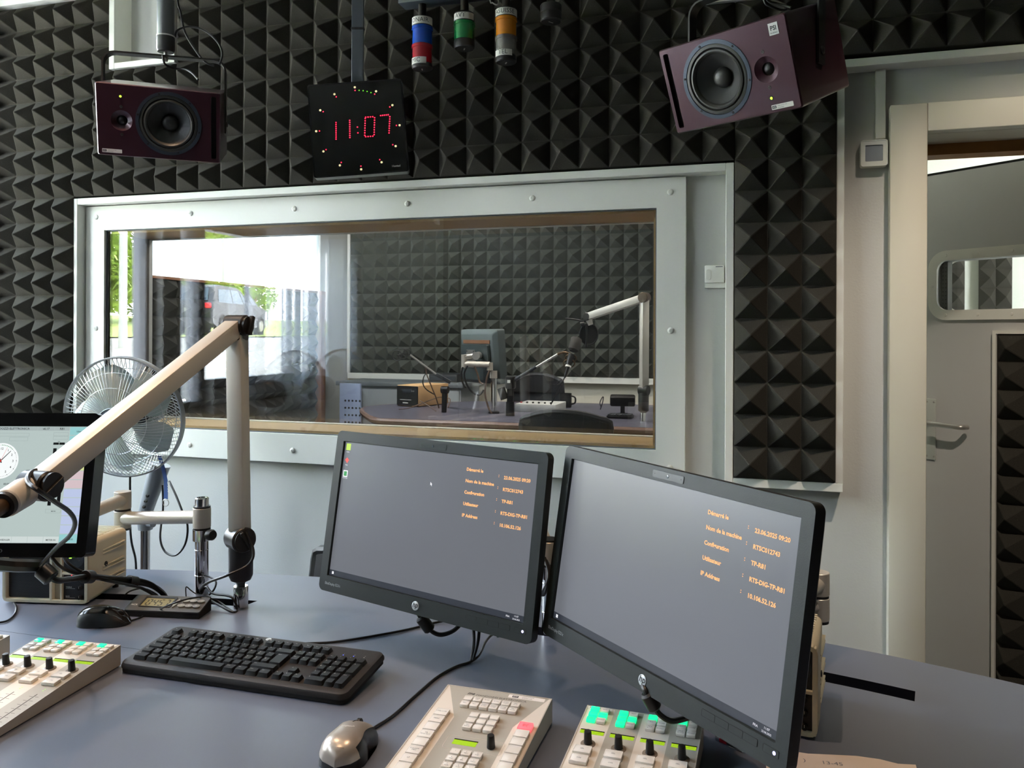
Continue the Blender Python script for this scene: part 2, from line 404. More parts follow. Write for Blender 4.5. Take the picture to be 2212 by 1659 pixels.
hx0_, hx1_, hz0_, hz1_ = xm-ww/2+.036, xm+ww/2-.036, zm-hh/2+.038, zm+hh/2-.038
b = leaf(B()); b.bx((0, 0, FZ+.01), (1.02, .055, hz0_)).bx((0, 0, hz1_), (1.02, .055, 1.965)).bx((0, 0, hz0_), (hx0_, .055, hz1_)).bx((hx1_, 0, hz0_), (1.02, .055, hz1_))
b.build('door_leaf', mat('pale_grey_lacquer', '#c0c0be', .42), dr, smooth=0)
leaf(B()).prism(rect(hx0_, hx1_, hz0_, hz1_), -.012, -.006, FM).build('window_pane', pane_m, dr, smooth=0)
leaf(B()).prism(rect(hx0_, hx1_, hz0_, hz1_), -.05, -.044, FM).build('window_pane', pane_m, dr, smooth=0)
b = leaf(B()); b.bx((hx0_+.003, .012, hz0_+.002), (hx0_+.028, .042, hz1_-.002)); sp = b.build('spacer_bar', mat('spacer_grey', '#4a4c48', .6), dr)
b = leaf(B())
for i_ in range(12):
    for j_ in range(2): b.prism(circ(.0022, 8, hx0_+.010+.011*j_, hz0_+.01+(hz1_-hz0_-.02)*i_/11), -.0118, -.0114, FM)
b.build('spacer_holes', black_soft, sp, smooth=0)
b = leaf(B()); b.ring(rrect(ww, hh, .07, 8, xm, zm), rrect(ww-.07, hh-.075, .04, 8, xm, zm), -.067, -.055, FM); b.build('window_frame', white_gloss, dr)
# foam field on the leaf
x0, z1 = LP(2150, 714); n = 4
b = leaf(B()); b.ring(rect(x0, x0+.45, -.052, z1), rect(x0+.012, x0+.438, -.04, z1-.012), 0, .02, FM); b.build('foam_frame', white_gloss, dr)
xs = [x0+.012+.1065*k for k in range(5)]; zt = z1-.012; zs = [zt-.1*k for k in range(14)][::-1]
f = foam({(i, j) for i in range(4) for j in range(13)}, xs, zs, -.012, -.06, 0); f2 = B(Li); f2.add(f.v, f.f); soft(f2.build('foam_lining', foam_grey, dr, smooth=0))
# handle
hx0, hz0 = LP(1998, 990); hx1, hz1 = LP(2026, 862)
plate_m = mat('satin_plate', '#c3c6c0', .4, metal=.25)
b = leaf(B()); b.box(((hx0+hx1)/2, -.004, (hz0+hz1)/2), (.042, .008, hz1-hz0), .003, 2)
pl = b.build('handle_plate', plate_m, dr)
for s in (-1, 1):
    for q in (-1, 1):
        bb = leaf(B()); bb.lathe([(.004, 0), (.0035, .001), (0, .0012)], FM @ T((hx0+hx1)/2+s*.014, (hz0+hz1)/2+q*((hz1-hz0)/2-.012), .008), 10); bb.build('screw', steel, dr)
cxh = (hx0+hx1)/2; hz = LP(2010, 912)[1]
b = leaf(B()); b.tube([(cxh, -.005, hz), (cxh, -.045, hz), (cxh+.012, -.06, hz), (cxh+.06, -.062, hz), (cxh+.125, -.062, hz-.002), (cxh+.148, -.055, hz-.002), (cxh+.155, -.03, hz-.002)], .0095, 14, k=8)
b.build('door_handle', steel, dr)

for x_a, n_a, lab_ in ((.84, 2, 'narrow charcoal foam strip in the corridor, seen through the door window at its left'), (1.06, 2, 'charcoal foam panel in the corridor, seen through the door window')):
    o = foam({(i, j) for i in range(n_a) for j in range(12)}, [x_a+.075*k for k in range(n_a+1)], [.9+.1*k for k in range(13)], 4.86, 4.81, 4.885).build('acoustic_foam', foam_grey, smooth=0)
    tag(o, lab_, 'acoustic foam')

# ------------------------------------------------------------------ wall fittings
p = PY(1888, 331, 2.74); t = thing('thermostat', 'white square thermostat with grey display on the wall beside the door frame', 'thermostat', (p.x, 2.77, p.z))
B().ring(rrect(.076, .08, .008), rrect(.05, .05, .003), 0, .034, fr((0, 0, 0), (1, 0, 0), (0, 0, 1))).ring(rrect(.076, .08, .008), rrect(.07, .074, .006), .034, .036, fr((0, 0, 0), (1, 0, 0), (0, 0, 1))).build('housing', white_gloss, t)
B().bx((-.026, -.03, -.026), (.026, -.005, .026)).build('display', mat('grey_lcd', '#8f949b', .35), t)
p0, p1 = PY(1891, 152, 2.76), PY(1912, 300, 2.76)
o = B().bx((p0.x, 2.748, p1.z), (p1.x, 2.77, 2.163), .002).build('cable_duct', white_gloss); tag(o, 'white cable duct running down the wall to the thermostat', 'cable duct')
p = PY(1543, 597, 2.745); t = thing('room_sensor', 'small white sensor box on the wall right of the studio window', 'sensor', (p.x, 2.77, p.z))
B().box((0, -.012, .008), (.062, .024, .058), .004).build('housing', white_gloss, t)
B().box((.004, -.007, -.028), (.07, .014, .018), .002).build('base', white_gloss, t)
B().prism(rrect(.014, .034, .006), .024, .0265, fr((-.018, 0, .006), (1, 0, 0), (0, 0, 1))).build('button', white_gloss, t)
B().bx((.004, -.0245, .03), (.026, -.0238, .0325)).build('marking', mat('grey_print', '#55575a', .6), t)

# ------------------------------------------------------------------ windows to the yard and what lies outside
def window(name, y0, y1, z0, z1, posts, lower):
    w = bpy.data.objects.new(name, None); COL.objects.link(w); w['kind'] = 'structure'; w.location = (-3.2, (y0+y1)/2, z0)
    Mi = T(3.2, -(y0+y1)/2, -z0)
    b = B(Mi); f = .06
    b.bx((-3.24, y0, z0), (-3.16, y1, z0+lower)).bx((-3.24, y0, z1-f), (-3.16, y1, z1)).bx((-3.24, y0, z0), (-3.16, y0+f, z1)).bx((-3.24, y1-f, z0), (-3.16, y1, z1))
    for a, c in posts: b.bx((-3.26, a, z0), (-3.13, c, z1), .004)
    b.build('window_frame', frame_grey, w)
    B(Mi).bx((-3.203, y0+.02, z0+lower-.01), (-3.197, y1-.02, z1-.02)).build('window_pane', pane_m, w, smooth=0)
    return w
window('window_2', LY0, LP0, LZ0, 2.02, [(1.43, 1.53), (.82, .87)], .12)
window('added_light_window', -2.1, 1.55, 2.42, 2.96, [(-.9, -.86), (.32, .36)], .05)  # added high window, out of view: extra skylight to brighten the front wall
window('window_4', LP1, LY1, .1, LZ1, [], .85)
window('window_3', SY0, SY1, SZ0, SZ1, [(4.2, 4.26)], .06)
# net curtain by the left window
cu = B(); vs = []; fs = []; n = 160
for k in range(n+1):
    y = .2+.72*k/n; x = -3.04+.022*math.sin(k*.55)+.008*math.sin(k*.23)
    vs += [(x, y, .12), (x, y, 2.78)]
for k in range(n): fs.append([2*k, 2*k+2, 2*k+3, 2*k+1])
cu.add(vs, fs)
def cloth_mat(name, col, tr=.5, op=1):
    m = bpy.data.materials.new(name); m.use_nodes = True; nt = m.node_tree; nt.nodes.clear()
    o = nt.nodes.new('ShaderNodeOutputMaterial'); mx = nt.nodes.new('ShaderNodeMixShader'); mx.inputs[0].default_value = tr
    d = nt.nodes.new('ShaderNodeBsdfDiffuse'); d.inputs[0].default_value = lin(col); l = nt.nodes.new('ShaderNodeBsdfTranslucent'); l.inputs[0].default_value = lin(col)
    nt.links.new(d.outputs[0], mx.inputs[1]); nt.links.new(l.outputs[0], mx.inputs[2])
    if op < 1:
        t = nt.nodes.new('ShaderNodeBsdfTransparent'); m2 = nt.nodes.new('ShaderNodeMixShader'); m2.inputs[0].default_value = op
        nt.links.new(t.outputs[0], m2.inputs[1]); nt.links.new(mx.outputs[0], m2.inputs[2]); nt.links.new(m2.outputs[0], o.inputs[0])
    else: nt.links.new(mx.outputs[0], o.inputs[0])
    return m
o = cu.build('net_curtain', cloth_mat('net_cloth', '#dfe6ee', .5, .75), smooth=60); tag(o, 'sheer pale net curtain hanging at the left window', 'curtain')
t = thing('panel_blind', 'white panel blind lit by daylight inside the studio window', 'blind', (-3.115, 4.2, 2.72))
bm_ = cloth_mat('blind_cloth', '#f1f5f6', .75)
ys = [3.13, 3.62, 4.11, 4.6, 5.02, 5.33]
for k in range(5):
    B().bx((.0+.005*(k % 2), ys[k]-4.2, -1.78), (.0015+.005*(k % 2), ys[k+1]-4.2+.012, -.03)).build('cloth_panel', bm_, t)
B().bx((-.01, -1.1, -.03), (.02, 1.13, 0)).build('rail', white_gloss, t)
# ground
b = B(); b.add([(-3.35, -60, .95), (-60, -60, 2.0), (-60, 70, 2.0), (-3.35, 70, .95)], [[3, 2, 1, 0]]).build('ground_yard', mat('pale_asphalt', '#b9b7b1', .9, noise=(3, .1)), smooth=0, kind='structure')
def gz_(x): return .95+(-x-3.35)*(1.05/56.65)
b = B(); b.add([(-16.5, -60, gz_(-16.5)+.03), (-40, -60, gz_(-40)+.8), (-40, 60, gz_(-40)+.8), (-16.5, 60, gz_(-16.5)+.03)], [[3, 2, 1, 0]]).build('lawn', mat('dry_grass', '#93a05a', .95, noise=(4, .25)), smooth=0, kind='structure')
leafm = mat('hedge_leaf', '#9aae5e', .6, noise=(.9, .4, 5))
def hedge(x, y, r, h, n, label, seed):
    rnd = random.Random(seed); vs = []; fs = []; z0 = gz_(x)+.2
    lobes = [(x+rnd.uniform(-r, r)*.6, y+rnd.uniform(-r, r)*.8, z0+h*rnd.uniform(.15, .95), rnd.uniform(.35, .6)*r) for _ in range(10)]
    for _ in range(n):
        a = rnd.choice(lobes); d = Vector((rnd.gauss(0, 1), rnd.gauss(0, 1), rnd.gauss(0, 1))).normalized()*a[3]*rnd.uniform(.7, 1.05)
        p = Vector(a[:3])+d
        if p.z < z0: p.z = z0+rnd.uniform(0, .6)
        u = Vector((rnd.gauss(0, 1), rnd.gauss(0, 1), rnd.gauss(0, 1))).normalized(); w = u.orthogonal().normalized(); s = rnd.uniform(.12, .28)
        o_ = len(vs); vs += [p-u*s, p+w*s*.5, p+u*s, p-w*s*.5]; fs.append([o_, o_+1, o_+2, o_+3])
    t = thing('bush', label, 'bush', (x, y, z0-.3), 'bushes beyond the road')
    Mi = T(-x, -y, -z0+.3)
    B(Mi).add(vs, fs).build('foliage', leafm, t, smooth=0)
    st = B(Mi)
    for k in range(5): st.tube([(x, y, z0-.35), (x+rnd.uniform(-.3, .3)*r, y+rnd.uniform(-.3, .3)*r, z0+h*.3), Vector(lobes[k][:3])], .06, 6)
    st.build('stem', dark_wood, t)
lab = ['pale green bush beyond the road, behind the white lamp post', 'second bush along the road, between the lamp post and the parked car', 'broad bush directly behind the parked car', 'bush on the bank just past the front of the parked car', 'bush at the far end of the row beyond the road']
for k, (x, y, r, h) in enumerate([(-14.6, -4.6, 2.6, 6.2), (-19.5, -9.6, 2.6, 7.5), (-25.5, -19.0, 3.0, 7.0), (-25.5, -27, 3.2, 6.5), (-27, -32.5, 3.5, 7)]):
    hedge(x, y, r, h, 7000, lab[k], 40+k)
# lamp post
X, Y = -10.38, -5.9
t = thing('lamp_post', 'white lamp post on the grass edge beyond the glass', 'lamp post', (X, Y, gz_(X)))
B().lathe([(.075, 0), (.065, .6), (.06, 6.5), (.045, 7)], n=16).build('pole', white_gloss, t)
B().box((-.3, 0, 7), (.7, .2, .1), .03).build('lamp_head', frame_grey, t)
# parked car, seen mirrored in the panes
def car(M, label):
    t = thing('car', label, 'car', M)
    paint = mat('black_car_paint', '#101317', .35, coat=.1); gl = mat('dark_car_glass', '#31404a', .08); tyre = mat('tyre', '#151515', .8)
    side = [(-2.28, .42), (-2.3, .75), (-2.22, 1.02), (-2.05, 1.12), (-1.72, 1.6), (-1.45, 1.68), (.2, 1.66), (.55, 1.55), (1.2, 1.08), (2.1, .95), (2.28, .75), (2.3, .4), (1.9, .3), (-1.9, .3)]
    secs = [(-.93, .86), (-.88, .97), (-.5, 1), (.5, 1), (.88, .97), (.93, .86)]
    vs = []; fs = []; n = len(side)
    for y, k in secs:
        for x, z in side:
            yy = y*(1-.17*max(0, (z-1.02)/.66)); vs.append((x*(.985 if abs(y) > .9 else 1), yy, .3+(z-.3)*(.985 if abs(y) > .9 else 1)))
    for i in range(len(secs)-1):
        for j in range(n): fs.append([i*n+j, (i+1)*n+j, (i+1)*n+(j+1) % n, i*n+(j+1) % n])
    fs += [list(range(n)), [(len(secs)-1)*n+j for j in range(n)][::-1]]
    B().add(vs, fs).build('body', paint, t, smooth=30)
    b = B()
    for s in (-1, 1):
        pts = [(-1.75, 1.1), (-1.55, 1.52), (-.55, 1.56), (-.55, 1.1)], [(-.48, 1.1), (-.48, 1.56), (.2, 1.54), (.45, 1.1)], [(.52, 1.1), (.32, 1.5), (.5, 1.46), (1.0, 1.1)]
        for q in pts:
            n0 = len(q); v = [(x, s*(.925*(1-.17*max(0, (z-1.02)/.66))+.006), z) for x, z in q]; b.add(v, [list(range(n0)) if s < 0 else list(range(n0))[::-1]])
    b.add([(-2.07, -.68, 1.15), (-2.07, .68, 1.15), (-1.77, .6, 1.56), (-1.77, -.6, 1.56)], [[0, 3, 2, 1]]).build('window_glass', gl, t)
    for sx in (-1.42, 1.4):
        for sy in (-1, 1):
            w = B().lathe([(.0, 0), (.2, 0), (.34, .02), (.36, .05), (.36, .2), (.33, .23), (0, .23)], fr((sx, sy*.72, .36), (1, 0, 0), (0, 0, -sy)), 28).build('wheel', tyre, t)
            B().lathe([(.21, .231), (.2, .245), (.06, .24), (0, .25)], fr((sx, sy*.72, .36), (1, 0, 0), (0, 0, -sy)), 20).build('rim', steel, w)
    for s in (-1, 1): B().box((-2.27, s*.72, .98), (.12, .3, .17), .04).build('tail_lamp', mat('red_tail_lamp', '#c8242c', .2, emit='#ff2a30', es=.6), t)
    B().box((-2.31, 0, .86), (.02, .52, .12), .005).build('number_plate', white_gloss, t)
    B().lathe([(.05, 0), (.045, .015), (0, .02)], fr((-2.24, 0, 1.02), (0, 1, 0), (0, 0, 1), (-1, 0, 0)), 16).build('badge', steel, t)
    B().box((-2.3, 0, .5), (.1, 1.75, .22), .05).build('bumper', tyre, t)
car(T(-18.1, -18.5, gz_(-18.1)) @ RZ(math.radians(255)), 'black parked car on the road, showing its rear')
# ------------------------------------------------------------------ the desk
TZ = .73
desk_m = mat('slate_blue_laminate', '#606776', .34, noise=(700, .06), spec=.5)
edge_m = mat('desk_edge', '#6d5a45', .55)
tray_m = mat('tray_bottom', '#060505', .9, noise=(140, .5))
XC = -.735
def edge_y(x):
    d = abs(x-XC)
    return 1.888-.1478*d*d-.018*max(0, d-.9)**2*8
back = []
for k in range(-40, 41):
    x = XC+1.72*k/40; d = abs(k)/40
    back.append((x, edge_y(x)))
poly = back+[(1.10, 1.15), (1.13, .95), (1.08, .75), (.9, .62), (.3, .74), (XC, .80), (-1.77, .74), (-2.37, .62), (-2.55, .75), (-2.60, .95), (-2.57, 1.15)]
def slot(x0, x1, off=.205, w=.044):
    up = []; dn = []
    for k in range(9):
        x = x0+(x1-x0)*k/8; y = edge_y(x)-off; up.append((x, y+w/2)); dn.append((x-.008, y-w/2))
    return dn+up[::-1]
slots = [slot(-1.66, -1.125, .228), slot(-.565, -.30, .205), slot(-.06, .249, .178)]
desk = thing('studio_desk', 'large curved slate blue desk with cable slots in front of the window', 'desk', (XC, 1.2, FZ))
Md = T(-XC, -1.2, -FZ)
bm = bmesh.new()
def loop(pts):
    vs = [bm.verts.new((x, y, TZ)) for x, y in pts]; return [bm.edges.new((vs[i], vs[(i+1) % len(vs)])) for i in range(len(vs))]
es = loop(poly)
for s_ in slots: es += loop(s_)
r = bmesh.ops.triangle_fill(bm, use_beauty=True, use_dissolve=False, edges=es, normal=(0, 0, 1))
for f in bm.faces:
    if f.normal.z < 0: f.normal_flip()
fs = bm.faces[:]
r = bmesh.ops.extrude_face_region(bm, geom=fs)
for v in [g for g in r['geom'] if isinstance(g, bmesh.types.BMVert)]: v.co.z -= .028
bmesh.ops.recalc_face_normals(bm, faces=bm.faces[:])
me = bpy.data.meshes.new('desktop'); bm.to_mesh(me); bm.free()
me.transform(Md); me.materials.append(desk_m); me.materials.append(edge_m); me.materials.append(mat('slot_wall', '#10131f', .5))
for p in me.polygons:
    if abs(p.normal.z) < .5:
        wx, wy = p.center.x+XC, p.center.y+1.2
        p.material_index = 2 if any(min(q[0] for q in s_)-.004 < wx < max(q[0] for q in s_)+.004 and min(q[1] for q in s_)-.004 < wy < max(q[1] for q in s_)+.004 for s_ in slots) else 1
o = bpy.data.objects.new('desktop', me); COL.objects.link(o); o.parent = desk
for s_ in slots:
    xs = [p[0] for p in s_]; ys = [p[1] for p in s_]
    cxs, cys = sum(xs)/len(xs), sum(ys)/len(ys)
    big = [((x-cxs)*1.03+cxs, (y-cys)*1.25+cys) for x, y in s_]
    B(Md).prism(big, TZ-.15, TZ-.14).ring(big, s_, TZ-.14, TZ-.03).build('cable_tray', [tray_m][0], desk)
for x in (-2.0, .5):
    B(Md).bx((x-.03, .95, FZ), (x+.03, 1.5, TZ-.028), .004).build('leg', dark_grey, desk)
# thin joints of the desk top
for a, c in (((-2.4, 1.32), (-1.12, 1.335)), ((-.505, 1.26), (-.507, .8))):
    a, c = Vector((*a, TZ+.0002)), Vector((*c, TZ+.0002)); d = (c-a).normalized(); n = Vector((-d.y, d.x, 0))*.0006
    B(Md).add([a-n, c-n, c+n, a+n], [[0, 1, 2, 3]]).build('joint', black_soft, desk, smooth=0)

# ------------------------------------------------------------------ HP style monitors
def monitor(M, label, icons, name='computer_monitor', lights=True):
    t = thing(name, label, 'monitor', M, 'the two black monitors on the desk')
    bz = mat('monitor_plastic', '#161d1b', .5, bump=(500, .05)); bk = black
    FM = fr((0, 0, 0), (1, 0, 0), (0, 0, 1))              # local z -> -y (towards the viewer)
    W_, H_ = .476, .268
    out = rrect(.518, .322, .012, 6, 0, -.005); inn = rrect(W_+.003, H_+.003, .001, 6)
    b = B(); b.ring(out, inn, -.006, .0, FM)
    b.build('bezel', bz, t)
    b = B(); b.prism(out, -.019, -.006, FM)
    back_ = [rrect(.50, .30, .02, 6, 0, -.005), rrect(.34, .2, .02, 6, 0, -.01)]
    v = [(x, y, z) for L, z in ((out, -.019), (back_[0], -.032), (back_[1], -.058)) for x, y in L]; n = len(out)
    f = [[i*n+j, i*n+(j+1) % n, (i+1)*n+(j+1) % n, (i+1)*n+j][::-1] for i in range(2) for j in range(n)]+[[2*n+j for j in range(n)][::-1]]
    b.add(v, f, FM); b.build('housing', bk, t)
    scr = mat('lit_screen', '#16181b', .3, emit='#6f7279', es=.7, spec=.5)
    s = B().prism([(-W_/2, -H_/2), (W_/2, -H_/2), (W_/2, H_/2), (-W_/2, H_/2)], -.0058, -.0045, FM).build('screen', scr, t, smooth=0)
    Z = -.0044
    orange = mat('screen_orange', '#000000', .5, emit='#f0a865', es=1.15); wht = mat('screen_white', '#000000', .5, emit='#e8e8ee', es=1.0)
    tb = B(); tb.prism([(-W_/2, -H_/2), (W_/2, -H_/2), (W_/2, -H_/2+.0108), (-W_/2, -H_/2+.0108)], Z, Z+.0001, FM)
    tb.build('taskbar', mat('screen_taskbar', '#101114', .3, emit='#3d424c', es=.5), s, smooth=0)
    tx = B()
    k = .0082
    for i, (a, c) in enumerate((('Démarré le', '23.06.2025 09:20'), ('Nom de la machine', 'RTSC012743'), ('Configuration', 'TP-R81'), ('Utilisateur', 'RTS-DIG-TP-R81'), ('IP Address', '10.106.52.126'))):
        y = H_/2-.0265-.0208*i
        tx.text(a, k, FM @ T(.0825, y, Z+.0002), bold=.032); tx.text(':', k, FM @ T(.1555, y-.004, Z+.0002), bold=.032); tx.text(c, k, FM @ T(.1675, y-.0065, Z+.0002), bold=.032)
    tx.build('screen_text', orange, s, smooth=0)
    w = B()
    for dx, dy in ((0, 0), (.0026, 0), (0, .0026), (.0026, .0026)): w.box((-W_/2+.0085+dx, -H_/2+.004+dy, Z+.0002), (.0023, .0023, .0001), M=FM)
    w.text('FRA', .0045, FM @ T(W_/2-.038, -H_/2+.0035, Z+.0002)); w.text('11:07', .0042, FM @ T(W_/2-.021, -H_/2+.0062, Z+.0002)); w.text('23.06.2025', .0035, FM @ T(W_/2-.024, -H_/2+.0015, Z+.0002))
    if icons:
        w.add([(.0, 0, 0), (0, -.0066, 0), (.0017, -.0052, 0), (.0029, -.0078, 0), (.0039, -.0073, 0), (.0028, -.0048, 0), (.0046, -.0046, 0)], [[0, 1, 2, 3, 4, 5, 6]], FM @ T(-.0, H_/2-.056, Z+.0002))
        for i, q in enumerate(('AudioVAult'[:5], 'Help', 'TeamType'[:8])): w.text(q, .0035, FM @ T(-W_/2+.0105, H_/2-.0208-.0265*i, Z+.0002), align='CENTER')
    w.build('screen_symbols', wht, s, smooth=0)
    if icons:
        g = mat('screen_green', '#000000', .5, emit='#b6d84a', es=.9); rd = mat('screen_red', '#000000', .5, emit='#e2564e', es=.9); gd = mat('screen_dark_green', '#000000', .5, emit='#2f9a4d', es=.8)
        B().box((-W_/2+.0105, H_/2-.0095, Z+.0002), (.0125, .0135, .0001), M=FM).build('screen_icon', g, s)
        B().add([(-.006, .001, 0), (0, .006, 0), (.006, .001, 0), (.001, -.006, 0)], [[3, 2, 1, 0]], FM @ T(-W_/2+.0105, H_/2-.037, Z+.0002)).build('screen_icon', rd, s)
        B().box((-W_/2+.0105, H_/2-.064, Z+.0002), (.0125, .0135, .0001), M=FM).build('screen_icon', wht, s)
        B().box((-W_/2+.0105, H_/2-.064, Z+.0003), (.0085, .0095, .0001), M=FM).build('screen_icon', gd, s)
    # bezel furniture
    gp = mat('grey_lettering', '#a9aeb0', .5)
    lg = B().lathe([(.0082, 0), (.0082, .0008), (.0078, .001), (0, .001)], FM @ T(0, -.1503, 0), 32).build('logo_badge', mat('badge_silver', '#c3cbcd', .35, metal=.3), t)
    B().text('hp', .0135, FM @ T(-.0001, -.1528, .0011) @ Matrix.Shear('XZ', 4, (0, 0)) @ Matrix(((1, .22, 0, 0), (0, 1, 0, 0), (0, 0, 1, 0), (0, 0, 0, 1))), align='CENTER', bold=.01).build('logo_letters', black_soft, lg, smooth=0)
    B().text('EliteDisplay E221c', .0072, FM @ T(-W_/2-.004, -.1525, .0003), sx=.82).build('model_name', gp, t, smooth=0)
    wc = B().prism(rrect(.066, .0105, .0015, 4, 0, .1448), .0, .0008, FM).build('webcam', mat('webcam_plastic', '#202726', .35), t)
    B().lathe([(.0026, .0008), (.0022, .0013), (0, .0014)], FM @ T(0, .1448, 0), 16).build('lens', mat('lens_glass', '#4a525a', .1), wc)
    hol = B()
    for s_ in (-1, 1): hol.lathe([(.0008, .0008), (0, .0010)], FM @ T(s_*.028, .1448, 0), 10)
    hol.build('microphone_hole', black_soft, wc)
    for k in range(4):
        B().prism(rrect(.0232, .009, .0012, 4, .1305+.0238*k, -.147), 0, .0004, FM).ring(rrect(.0236, .0094, .0014, 4, .1305+.0238*k, -.147), rrect(.0228, .0086, .001, 4, .1305+.0238*k, -.147), 0, .0006, FM, 1).build('button', [bz, black_soft], t)
    pb = B().prism(rrect(.024, .009, .0012, 4, .2345, -.147), 0, .0005, FM).ring(rrect(.0244, .0094, .0014, 4, .2345, -.147), rrect(.0236, .0086, .001, 4, .2345, -.147), 0, .0006, FM, 1).build('power_button', [bz, black_soft], t)
    B().lathe([(.0024, .0005), (.0024, .0008), (0, .0008)], FM @ T(.24, -.147, 0), 14).build('power_light', mat('power_led', '#202020', .4, emit='#c9c6ff', es=1.6), pb)
    return t
m1M = T(-.6148, 1.442, .9923) @ RZ(-.3075) @ RX(-.1608) @ RY(.0049)
m2M = T(-.1541, 1.2162, .9982) @ RZ(-.7176) @ RX(-.1438) @ RY(.0202)
mon1 = monitor(m1M, 'black monitor with desktop icons at its left edge, standing behind the keyboard', True)
mon2 = monitor(m2M, 'larger looking black monitor without icons, turned left, right of the other black monitor', False)
for o_ in (mon1, mon2): del o_['group']

# ------------------------------------------------------------------ monitor arms
arm_m = mat('arm_silver', '#b9b2a6', .36, metal=.3)
def hub(b, p, h, r=.0185): b.cyl(p, (p[0], p[1], p[2]+h), r, n=28, bev=.001)
def monitor_arm(post, hz, elbow, mount, normal, label, group='silver monitor arms', cap=True):
    """post (x, y): column; hz: height of the column hub; elbow: joint between both links; mount: centre of the screen's back"""
    t = thing('monitor_arm', label, 'monitor arm', (post[0], post[1], TZ), group)
    Mi = T(-post[0], -post[1], -TZ)
    x, y = post
    b = B(Mi); b.cyl((x, y, TZ-.06), (x, y, hz-.055), .0155, n=32)
    for z in (TZ+.105, TZ+.045): b.lathe([(.0155, 0), (.0162, .001), (.0155, .002)], T(x, y, z), 32)
    b.build('column', chrome, t)
    B(Mi).lathe([(.0155, 0), (.0208, 0), (.0208, .026), (.0155, .026)], T(x, y, hz-.055), 32).build('clamp_collar', chrome, t)
    B(Mi).lathe([(.0, 0), (.006, 0), (.006, .012), (.012, .014), (.013, .026), (.010, .032), (0, .033)], axis_frame((x+.017, y-.008, hz-.04), (.85, -.35, .15)), 16).build('clamp_knob', black, t)
    b = B(Mi); e = Vector(elbow)
    b.cyl((x, y, hz-.025), (x, y, hz+.022), .0205, n=32, bev=.001)
    b.cyl((x, y, hz), (e.x, e.y, e.z-.022), .0155, .0165, 24)
    b.cyl((e.x, e.y, e.z-.046), (e.x, e.y, e.z-.002), .0205, n=32, bev=.001)
    b.build('lower_link', arm_m, t)
    b = B(Mi)
    for z in (hz+.022, hz-.029): b.cyl((x, y, z), (x, y, z+.004), .0195, n=28)
    for z in (e.z-.002, e.z-.051): b.cyl((e.x, e.y, z), (e.x, e.y, z+.005), .0195, n=28)
    b.build('joint_ring', black, t)
    if cap: B(Mi).lathe([(.0155, 0), (.0155, .018), (.0135, .02), (.011, .02), (.011, .0185), (0, .0185)], T(x, y, hz+.026), 32).build('column_cap', chrome, t)
    m = Vector(mount); nn = Vector(normal).normalized(); k = m+nn*.055
    b = B(Mi); b.cyl((e.x, e.y, e.z+.003), (e.x, e.y, e.z+.047), .0205, n=32, bev=.001)
    b.cyl((e.x, e.y, e.z+.025), (k.x, k.y, e.z+.025), .0165, .015, 24)
    b.cyl((k.x, k.y, e.z+.0), (k.x, k.y, e.z+.05), .0175, n=28, bev=.001)
    b.build('upper_link', arm_m, t)
    b = B(Mi); b.cyl((k.x, k.y, e.z+.025), m+nn*.006, .017, .02, 24); 
    u = Vector((0, 0, 1)).cross(nn).normalized(); b.box((0, 0, .003), (.1, .1, .006), .002, M=fr(m, u, nn.cross(u), nn))
    b.build('mounting_plate', steel, t)
    return t
